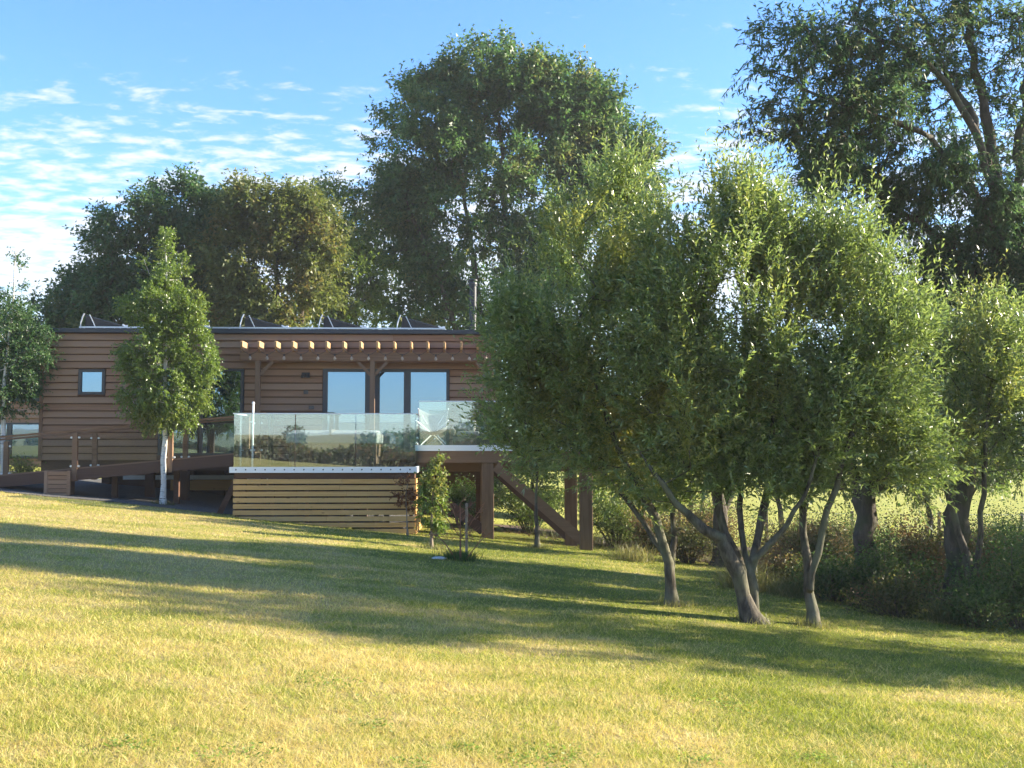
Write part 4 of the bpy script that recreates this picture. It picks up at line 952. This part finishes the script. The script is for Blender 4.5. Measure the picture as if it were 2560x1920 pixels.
make_tree('broadleaf_tree', 'screen', 'green hedgerow tree standing behind the willows', n_tips=260, twigs=12, twig_len=0.6, per_twig=10, leaf=(0.16, 0.08), tip_r=0.009, r0=0.14, r1=0.04, leafm='leaf_big', seed=9, spread=0.36, tri=True)
W = dict(leafm='leaf_willow', barkm='bark_willow', twig_len=0.62, leaf=(0.088, 0.025), upb=0.75, outb=0.35, rb=0.55, leaf_up=0.3, spread=0.10, leaf_ang=0.62, shell=0.36, group='willows on the lawn', shoots=0.07, cfreq=2.6, clump=0.9)
make_tree('willow_tree', 'willowA', 'slender-stemmed willow nearest the upper deck, leaning towards the cabin', n_tips=430, twigs=9, per_twig=22, tip_r=0.0042, r0=0.075, r1=0.014, seed=21, **W)
make_tree('willow_tree', 'willowB', 'widest willow, splitting low into many spreading stems', n_tips=520, twigs=9, per_twig=22, tip_r=0.0042, r0=0.115, r1=0.015, seed=22, **W)
make_tree('willow_tree', 'willowC', 'willow beside the many-stemmed one, forking once at waist height', n_tips=300, twigs=9, per_twig=22, tip_r=0.0042, r0=0.07, r1=0.014, seed=23, **W)
make_tree('willow_tree', 'willowD', 'Y-forked willow standing among the hedge shrubs', n_tips=240, twigs=9, per_twig=20, tip_r=0.0042, r0=0.08, r1=0.015, seed=24, **W)
make_tree('ash_tree', 'ash', 'tall open ash tree with dark arching limbs and sparse feathery leaves', n_tips=1300, vexp=0.5, clump=0.2, twig_r=0.006, twigs=7, twig_len=0.42, per_twig=14, leaf=(0.10, 0.030), tip_r=0.0055, r0=0.21, r1=0.025, leafm='leaf_ash', barkm='bark_dark', seed=31, spread=0.16, shell=0.36, upb=-0.05, outb=0.35, rb=0.8, flop=0.45, twig_geo=True, bow=0.10)
make_tree('hedge_tree', 'hedgeA', 'thick-trunked hedge tree standing between the fork-stemmed willows', n_tips=210, twigs=11, twig_len=0.45, per_twig=11, leaf=(0.10, 0.05), tip_r=0.007, r0=0.24, r1=0.05, leafm='leaf_shrub', seed=32, spread=0.25)
make_tree('hedge_tree', 'hedgeB', 'hedge tree with a dark trunk behind the many-stemmed willow', n_tips=170, twigs=10, twig_len=0.45, per_twig=10, leaf=(0.11, 0.055), tip_r=0.007, r0=0.18, r1=0.04, leafm='leaf_shrub', seed=33, spread=0.25)
H = dict(twigs=10, twig_len=0.45, per_twig=10, leaf=(0.10, 0.05), tip_r=0.006, r0=0.10, r1=0.03, barkm='bark_dark', spread=0.25, tri=True, flop=0.2)
make_tree('hedge_tree', 'hedgeC', 'low hedge tree overhanging the fence behind the deck posts', n_tips=190, leafm='leaf_light', seed=35, **H)
make_tree('hedge_tree', 'hedgeD', 'low hedge tree overhanging the fence behind the many-stemmed willow', n_tips=190, leafm='leaf_shrub', seed=36, **H)
make_tree('hedge_tree', 'hedgeE', 'low hedge tree overhanging the fence behind the ash trunk', n_tips=200, leafm='leaf_light', seed=37, **H)
make_tree('hedge_tree', 'off', 'leafy hedge tree standing past the ash at the end of the hedge', n_tips=330, twigs=9, twig_len=0.5, per_twig=9, leaf=(0.12, 0.06), tip_r=0.007, r0=0.16, r1=0.04, leafm='leaf_shrub', seed=34, spread=0.25, tri=True)
make_tree('hedge_tree', 'off2', 'dense low hedge tree out of view beyond the end shrubs, added to block low sun', n_tips=300, twigs=9, twig_len=0.5, per_twig=9, leaf=(0.12, 0.06), tip_r=0.007, r0=0.12, r1=0.03, leafm='leaf_shrub', seed=38, spread=0.25, tri=True)  # unseen tree added to keep low sun off the lawn under the willows
make_tree('hedge_tree', 'off3', 'low hedge tree out of view past the fence end, added to block low sun', n_tips=240, twigs=9, twig_len=0.5, per_twig=9, leaf=(0.12, 0.06), tip_r=0.007, r0=0.12, r1=0.03, leafm='leaf_shrub', seed=39, spread=0.25, tri=True)  # added out of view to shade the lawn; kept low so the shade stays short
B = dict(leafm='leaf_birch', barkm='bark_birch', leaf=(0.052, 0.038), shell=0.38, upb=-0.1, outb=0.5, rb=0.7, flop=0.5, spread=0.07, leaf_up=0.1, group='birches by the ramp')
make_tree('birch_tree', 'birch', 'young white-trunked birch in front of the cabin', n_tips=700, twigs=8, twig_len=0.26, per_twig=12, cfreq=4.0, tip_r=0.0030, r0=0.062, r1=0.012, seed=41, **B)
make_tree('birch_tree', 'birch2', 'birch beside the second cabin and the foot of the ramp', n_tips=420, twigs=8, twig_len=0.28, per_twig=9, tip_r=0.0032, r0=0.065, r1=0.012, seed=42, cfreq=3.0, **dict(B, leafm='leaf_dark'))  # darker leaf colour puts the shade this birch stands in into its leaves
make_tree('sapling', 'red', 'small sapling with rusty red leaves against the larch skirt', n_tips=34, twigs=5, twig_len=0.14, per_twig=5, leaf=(0.055, 0.035), tip_r=0.0022, r0=0.018, r1=0.006, leafm='leaf_red', barkm='bark_sapling', seed=51, spread=0.04, step=0.15)
make_tree('sapling', 'slim', 'slim green sapling between the larch skirt and the deck post', n_tips=70, twigs=6, twig_len=0.16, per_twig=7, leaf=(0.07, 0.04), tip_r=0.0024, r0=0.030, r1=0.008, leafm='leaf_light', barkm='bark_sapling', seed=52, spread=0.06, step=0.15)
make_tree('sapling', 'bare', 'almost bare reddish-twigged shrub on a grassy tuft', cat='shrub', n_tips=60, twigs=3, twig_len=0.16, per_twig=1, leaf=(0.035, 0.022), tip_r=0.0022, r0=0.020, r1=0.006, leafm='leaf_red', barkm='bark_redtwig', seed=53, spread=0.04, step=0.15, twig_geo=True)
make_tree('sapling', 'pale', 'slender pale-trunked young tree in front of the diagonal brace', cat='tree', n_tips=110, twigs=7, twig_len=0.3, per_twig=8, leaf=(0.08, 0.035), tip_r=0.0035, r0=0.05, r1=0.015, leafm='leaf_willow', barkm='bark_willow', seed=54, spread=0.1)

# ------------------------------------------------------------------ shrubs, tufts, litter, weeds
def shrub(name, x, y, h, w, label, leafm, seed, n=2600, leaf=(0.075, 0.04), cat='shrub', group='shrubs along the hedge line'):
    r = np.random.default_rng(seed); z0 = g1(x, y); root = empty(name, (x, y, z0), label, cat, group)
    nb = 22; mb = MB(); tips = []
    for i in range(nb):
        a = r.uniform(0, 6.28); rr = math.sqrt(r.uniform(0, 1))*w*0.9; tx, ty = x+rr*math.cos(a), y+rr*math.sin(a)*0.8; th = h*(1-0.55*(rr/w)**2)*r.uniform(0.55, 1.08)
        mid = (x+(tx-x)*0.45+r.normal()*0.05, y+(ty-y)*0.45, z0+th*0.62); tip = (tx, ty, g1(tx, ty)+th)
        mb.tube([(x+(tx-x)*0.12, y+(ty-y)*0.12, z0-0.05), mid, tip], [0.016, 0.011, 0.004], 4, False); tips += [mid, tip]
    mb.build('stems', 'bark_dark', root)['kind'] = 'stuff'
    tp = np.array(tips); c = np.concatenate([tp, tp*0.5+tp[r.permutation(len(tp))]*0.5]); ci = r.integers(0, len(c), n)
    pos = c[ci]+r.normal(size=(n, 3))*np.array([0.16, 0.16, 0.13])*w**0.5; pos[:, 2] = np.maximum(pos[:, 2], gz(pos[:, 0], pos[:, 1])+0.03)
    d = norm(norm(pos-np.array([x, y, z0+h*0.2]))*0.5+rdir(r, n)*0.8)
    link('foliage', leaf_mesh('foliage', r, pos, d, leaf[0], leaf[1], leafm), root)['kind'] = 'stuff'
    return root
SH = [(6.6, 16.9, 1.0, 0.9, 'low green shrub at the foot of the thick-trunked hedge tree', 'leaf_shrub'),
      (7.9, 15.2, 1.15, 0.95, 'rounded dark shrub at the foot of the Y-forked willow', 'leaf_shrub'),
      (8.8, 16.0, 1.5, 1.2, 'tall dark shrub just beyond the Y-forked willow', 'leaf_shrub'),
      (6.3, 15.7, 0.6, 0.7, 'low sprawling bramble at the lawn edge before the Y-forked willow', 'leaf_bramble'),
      (5.5, 18.4, 0.75, 0.8, 'brown-tinged bramble behind the fork-stemmed willow', 'leaf_bramble'),
      (8.0, 18.6, 1.5, 1.3, 'large tangled bramble below the ash trunk', 'leaf_bramble'),
      (10.0, 18.2, 1.6, 1.3, 'dense hedge shrub to the far side of the ash trunk', 'leaf_shrub'),
      (6.6, 20.6, 1.3, 1.2, 'straggling bramble between the two hedge tree trunks', 'leaf_bramble'),
      (4.6, 22.6, 0.9, 0.9, 'low bramble at the foot of the dark-trunked hedge tree', 'leaf_bramble'),
      (3.5, 25.4, 1.3, 1.1, 'light green shrub behind the diagonal deck brace', 'leaf_light'),
      (1.6, 27.4, 1.4, 1.0, 'light green shrub under the upper deck between its posts', 'leaf_light'),
      (-0.2, 28.2, 1.2, 0.9, 'green shrub in the shade beneath the upper deck', 'leaf_shrub'),
      (5.8, 26.0, 1.5, 1.3, 'wide bramble on the bank beyond the deck posts', 'leaf_bramble'),
      (8.6, 24.0, 1.4, 1.4, 'wide leafy shrub in front of the wire fence', 'leaf_shrub'),
      (9.4, 15.2, 1.25, 1.1, 'dark shrub at the very end of the hedge on the lawn side', 'leaf_shrub'),
      (7.1, 15.0, 0.7, 0.7, 'low dark shrub tucked against the Y-forked willow trunk', 'leaf_shrub'),
      (5.9, 17.4, 0.8, 0.8, 'low leafy shrub between the pale grass tufts and the thick-trunked hedge tree', 'leaf_shrub'),
      (4.2, 24.6, 1.0, 1.0, 'brown bramble on the bank behind the leaning willow', 'leaf_bramble'),
      (7.2, 22.4, 1.1, 1.2, 'reddish bramble thicket on the middle of the bank', 'leaf_bramble'),
      (9.8, 20.4, 1.2, 1.2, 'reddish bramble thicket behind the ash trunk', 'leaf_bramble'),
      (11.5, 22.5, 1.5, 1.5, 'broad hedge shrub in front of the fence end', 'leaf_shrub')]
for i, (x, y, h, w, lab, lm) in enumerate(SH): shrub('shrub', x, y, h, w, lab, lm, 100+i, n=int(6500*max(w, 0.7)*h**0.5), leaf=(0.052, 0.030))
shrub('garden_plant', -11.0, 27.3, 0.75, 0.55, 'bushy green plant beside the ramp at the cabin corner', 'leaf_light', 140, 1500, (0.07, 0.03), 'plant', 'garden plants')

def blades(name, r, pos, h, w, mat, lean=0.5, seg2=False):
    n = len(pos); a = r.uniform(0, 2*np.pi, n); sd = np.stack([np.cos(a), np.sin(a), np.zeros(n)], 1); h = h[:, None]; w = w[:, None]
    ln = r.normal(size=(n, 2))*lean; tip = pos+np.concatenate([ln*h, np.ones((n, 1))*h*r.uniform(0.6, 1.0, (n, 1))], 1)
    if not seg2:
        V = np.stack([pos-sd*w*0.5, pos+sd*w*0.5, tip], 1).reshape(-1, 3); return np_mesh(name, V, np.arange(3*n).reshape(n, 3), mat, r.uniform(0, 1, n))
    mid = pos+(tip-pos)*0.55+np.array([0, 0, 1])*h*0.14; rv = r.uniform(0, 1, n)
    V = np.stack([pos-sd*w*0.4, pos+sd*w*0.4, mid+sd*w*0.5, mid-sd*w*0.5, tip], 1).reshape(-1, 3); b = np.arange(n)[:, None]*5
    F = np.concatenate([b+np.array([[0, 1, 2]]), b+np.array([[0, 2, 3]]), b+np.array([[3, 2, 4]])]); return np_mesh(name, V, F, mat, np.concatenate([rv]*3))
def tuft(name, x, y, h, w, n, label, seed, mat='leaf_tallgrass', cat='grass tuft', group='long grass tufts'):
    r = np.random.default_rng(seed); p = r.normal(size=(n, 2))*w*0.4; pos = np.stack([x+p[:, 0], y+p[:, 1], gz(x+p[:, 0], y+p[:, 1])-0.01], 1)
    o = link(name, blades(name, r, pos*1.0-np.array([x, y, g1(x, y)]), r.uniform(0.5, 1.1, n)*h, r.uniform(0.006, 0.011, n), mat, 0.45, True), None, (x, y, g1(x, y)))
    return tag(o, label, cat, group)
tuft('grass_tuft', -0.13, 18.1, 0.22, 0.38, 700, 'dark green grassy tuft around the bare reddish-twigged shrub', 61, 'leaf_shrub')
tuft('grass_tuft', 4.55, 17.7, 0.55, 0.5, 700, 'tall pale grass tuft behind the fork-stemmed willow', 62)
tuft('grass_tuft', 5.2, 17.3, 0.42, 0.5, 600, 'shorter grass tuft next to the tall pale one', 63)
tuft('grass_tuft', 6.9, 15.4, 0.5, 0.4, 420, 'yellowish grass tuft at the lawn edge by the Y-forked willow', 64)
tuft('grass_tuft', 3.3, 21.6, 0.4, 0.5, 500, 'grass tuft at the end of the earth bank behind the leaning willow', 65)
r = np.random.default_rng(70); n = 26000
bx = r.uniform(1.5, 14, n); by = r.uniform(15.5, 28, n); k = (by > 23.9-0.95*(bx-3.2)) & (by > 15.9) & (r.uniform(0, 1, n) < 0.55+0.45*np.sin(bx*2.1)*np.cos(by*1.7)); bx, by = bx[k], by[k]
for key in ('willowA', 'willowB', 'willowC', 'willowD', 'pale', 'slim', 'birch'):   # unmown grass round the trunks
    b_ = TREES[key]['base']; m_ = 260; an = r.uniform(0, 6.28, m_); ra_ = r.uniform(0.06, 0.30, m_)
    bx = np.concatenate([bx, b_[0]+np.cos(an)*ra_]); by = np.concatenate([by, b_[1]+np.sin(an)*ra_])
hh = r.uniform(0.12, 0.5, len(bx)); hh[-7*260:] *= 0.38
tag(link('long_grass', blades('long_grass', r, np.stack([bx, by, gz(bx, by)], 1), hh, r.uniform(0.007, 0.012, len(bx)), 'leaf_tallgrass', 0.4)), 'rough long grass and stalks along the hedge bank', 'grass', kind='stuff')
n = 5000; bx = r.uniform(4, 40, n); by = r.uniform(29.5, 34, n)
tag(link('field_edge_grass', blades('field_edge_grass', r, np.stack([bx, by, gz(bx, by)], 1), r.uniform(0.2, 0.5, n), r.uniform(0.012, 0.022, n), 'leaf_tallgrass', 0.35)), 'dry tall grass along the fence at the field edge', 'grass', kind='stuff')
n = 9000; bx = r.uniform(0.5, 13, n); by = r.uniform(15.8, 28, n); k = (by > 24.1-0.95*(bx-3.2)); bx, by = bx[k], by[k]; n = len(bx)
dl = rdir(r, n); dl[:, 2] *= 0.25
tag(link('leaf_litter', leaf_mesh('leaf_litter', r, np.stack([bx, by, gz(bx, by)+0.03+r.uniform(0, 0.03, n)], 1), dl, 0.08, 0.05, 'leaf_litter', False, 2.0)), 'fallen brown leaves on the hedge bank', 'leaf litter', kind='stuff')

# wire fence at the field edge
fc = empty('wire_fence', (9, 29, g1(9, 29)), 'old post and wire fence between the hedge bank and the bright field', 'fence')
fx = [3.2, 5.6, 8.0, 10.4, 12.8, 15.2, 17.6]; fpts = [(x, 28.9+0.05*(x-9), g1(x, 28.9)) for x in fx]
for x, y, z in fpts: MB().tube([(x, y, z-0.2), (x+random.uniform(-.04, .04), y, z+1.15)], [0.055, 0.045], 7).build('fence_post', 'old_stake', fc)
for hz in (0.4, 0.75, 1.08): MB().tube([(x, y-0.05, z+hz) for x, y, z in fpts], 0.004, 4).build('wire', 'galvanised', fc)

# lawn blades, thick near the viewer and thinning out with distance
def lawn_blades():
    r = np.random.default_rng(80); P = []; H = []; Wd = []
    for y0, y1, dens, h, w in ((4.3, 6.6, 6000, 0.052, 0.0046), (6.6, 9.0, 3500, 0.052, 0.0058), (9.0, 12.5, 1900, 0.046, 0.0070), (12.5, 17.0, 850, 0.040, 0.009), (17.0, 25.5, 330, 0.042, 0.013)):
        xw = 0.60*y1+1.2; n = int(2*xw*(y1-y0)*dens); x = r.uniform(-xw, xw, n); y = r.uniform(y0, y1, n)
        k = (x > -0.52*y-1.0) & (x < 0.60*y+0.6) & ~((x > -4.9) & (x < -1.1) & (y > 23.05)) & (y < 23.7-0.04*(x+5)+6*(x > -1.0)) & (y < np.where(x > 2.2, 25.0-0.95*(x-3.2), 99))
        x, y = x[k], y[k]; P.append(np.stack([x, y, gz(x, y)-0.003], 1)); H.append(h*r.uniform(0.4, 1.3, len(x))*(0.75+0.5*(np.sin(x*9+3*np.sin(y*5))*np.sin(y*8+2*np.sin(x*6))*0.5+0.5))); Wd.append(w*r.uniform(0.7, 1.3, len(x)))
    P = np.concatenate(P); return blades('grass', r, P, np.concatenate(H), np.concatenate(Wd), 'grass_blade', 0.75)
tag(link('grass', lawn_blades()), 'short mown grass blades of the dry lawn', 'grass', kind='stuff')

r = np.random.default_rng(201); PW = []; DW = []
for x, y, w in ((-1.15, 5.6, .26), (-0.28, 5.75, .16), (0.0, 6.15, .12), (0.35, 6.0, .28), (0.55, 6.2, .24), (-0.1, 5.55, .2), (-0.55, 6.5, .16), (1.35, 6.35, .18), (2.2, 6.7, .2), (0.12, 5.5, .2), (2.75, 6.6, .25), (-1.7, 5.6, .2), (-1.0, 7.6, .3), (1.9, 8.1, .35)):
    n = int(520*w); a = r.uniform(0, 6.28, n); px_ = x+r.normal(size=n)*w*0.45; py_ = y+r.normal(size=n)*w*0.4
    PW.append(np.stack([px_, py_, gz(px_, py_)+r.uniform(0.012, 0.03, n)], 1)); DW.append(np.stack([np.cos(a), np.sin(a), r.uniform(0.1, 0.9, n)], 1))
tag(link('lawn_weeds', leaf_mesh('lawn_weeds', r, np.concatenate(PW), np.concatenate(DW), 0.030, 0.011, 'leaf_weed', False, 0.8)), 'small broad-leaved green weeds scattered in the near lawn', 'weeds', kind='stuff')
st = MB().lathe((0, 0, 0), [(0.10, -0.01), (0.13, 0.02), (0.09, 0.05), (0.02, 0.06)], 8).build('flat_stone', 'pale_stone', None, loc=None); st.location = (-0.47, 17.9, g1(-0.47, 17.9)); st.scale = (1, 0.7, 0.7)
tag(st, 'small pale stone beside the dark green grassy tuft', 'stone')
sk = MB().tube([(-0.02, 18.16, g1(0, 18.1)-0.1), (-0.02, 18.16, g1(0, 18.1)+0.95)], 0.022, 7).build('stake', 'old_stake'); tag(sk, 'thin pale stake behind the bare reddish-twigged shrub', 'stake')

# what lies behind the viewer and shows in the glass: a hedge and scattered trees across the valley
r = np.random.default_rng(90); n = 26000
hx = r.uniform(-24, 60, n); hy = -31+r.normal(size=n)*0.8+2*np.sin(hx*0.06); top = 2.4+0.35*np.sin(hx*0.31)+0.35*np.sin(hx*0.83+1)+0.5*np.maximum(0, np.sin(hx*0.17))
hz_ = gz(hx, hy)+r.uniform(0, 1, n)**0.6*top
tag(link('valley_hedge', leaf_mesh('valley_hedge', r, np.stack([hx, hy, hz_], 1), rdir(r, n), 0.34, 0.22, 'leaf_bramble', False)), 'dark hedge across the valley, seen only mirrored in the glass', 'hedge', kind='stuff')
n = 26000; m = 80; cxs = r.uniform(-200, 220, m); cys = r.uniform(-330, -120, m); ci = r.integers(0, m, n); hgt = r.uniform(3, 7, m); uu = rdir(r, n)*r.uniform(0.4, 1, (n, 1))
p = np.stack([cxs[ci]+uu[:, 0]*hgt[ci]*0.5, cys[ci]+uu[:, 1]*hgt[ci]*0.5, gz(cxs[ci], cys[ci])+(0.5+uu[:, 2]*0.5)*hgt[ci]], 1)
tag(link('valley_wood', leaf_mesh('valley_wood', r, p, rdir(r, n), 0.8, 0.6, 'leaf_dark', False)), 'distant trees across the valley, seen only mirrored in the glass', 'wood', kind='stuff')

# thin scattering volume added to lift dark tones in place of lens veil
hz = MB().box(-1300, 1300, -1300, 1300, -8, 30).build('added_haze', 'lawn'); hz.data.materials.clear()
hm, nt = new_mat('added_haze_air'); o_ = nt.nodes.new('ShaderNodeOutputMaterial')
vol_ = nd(nt, 'ShaderNodeVolumePrincipled', Color=(0.95, 0.97, 1.0, 1), Density=0.0006, Anisotropy=0.2); nt.links.new(vol_.outputs[0], o_.inputs['Volume'])
hz.data.materials.append(hm); tag(hz, 'thin pale air volume added to lift the dark shade', 'added_haze', kind='stuff')
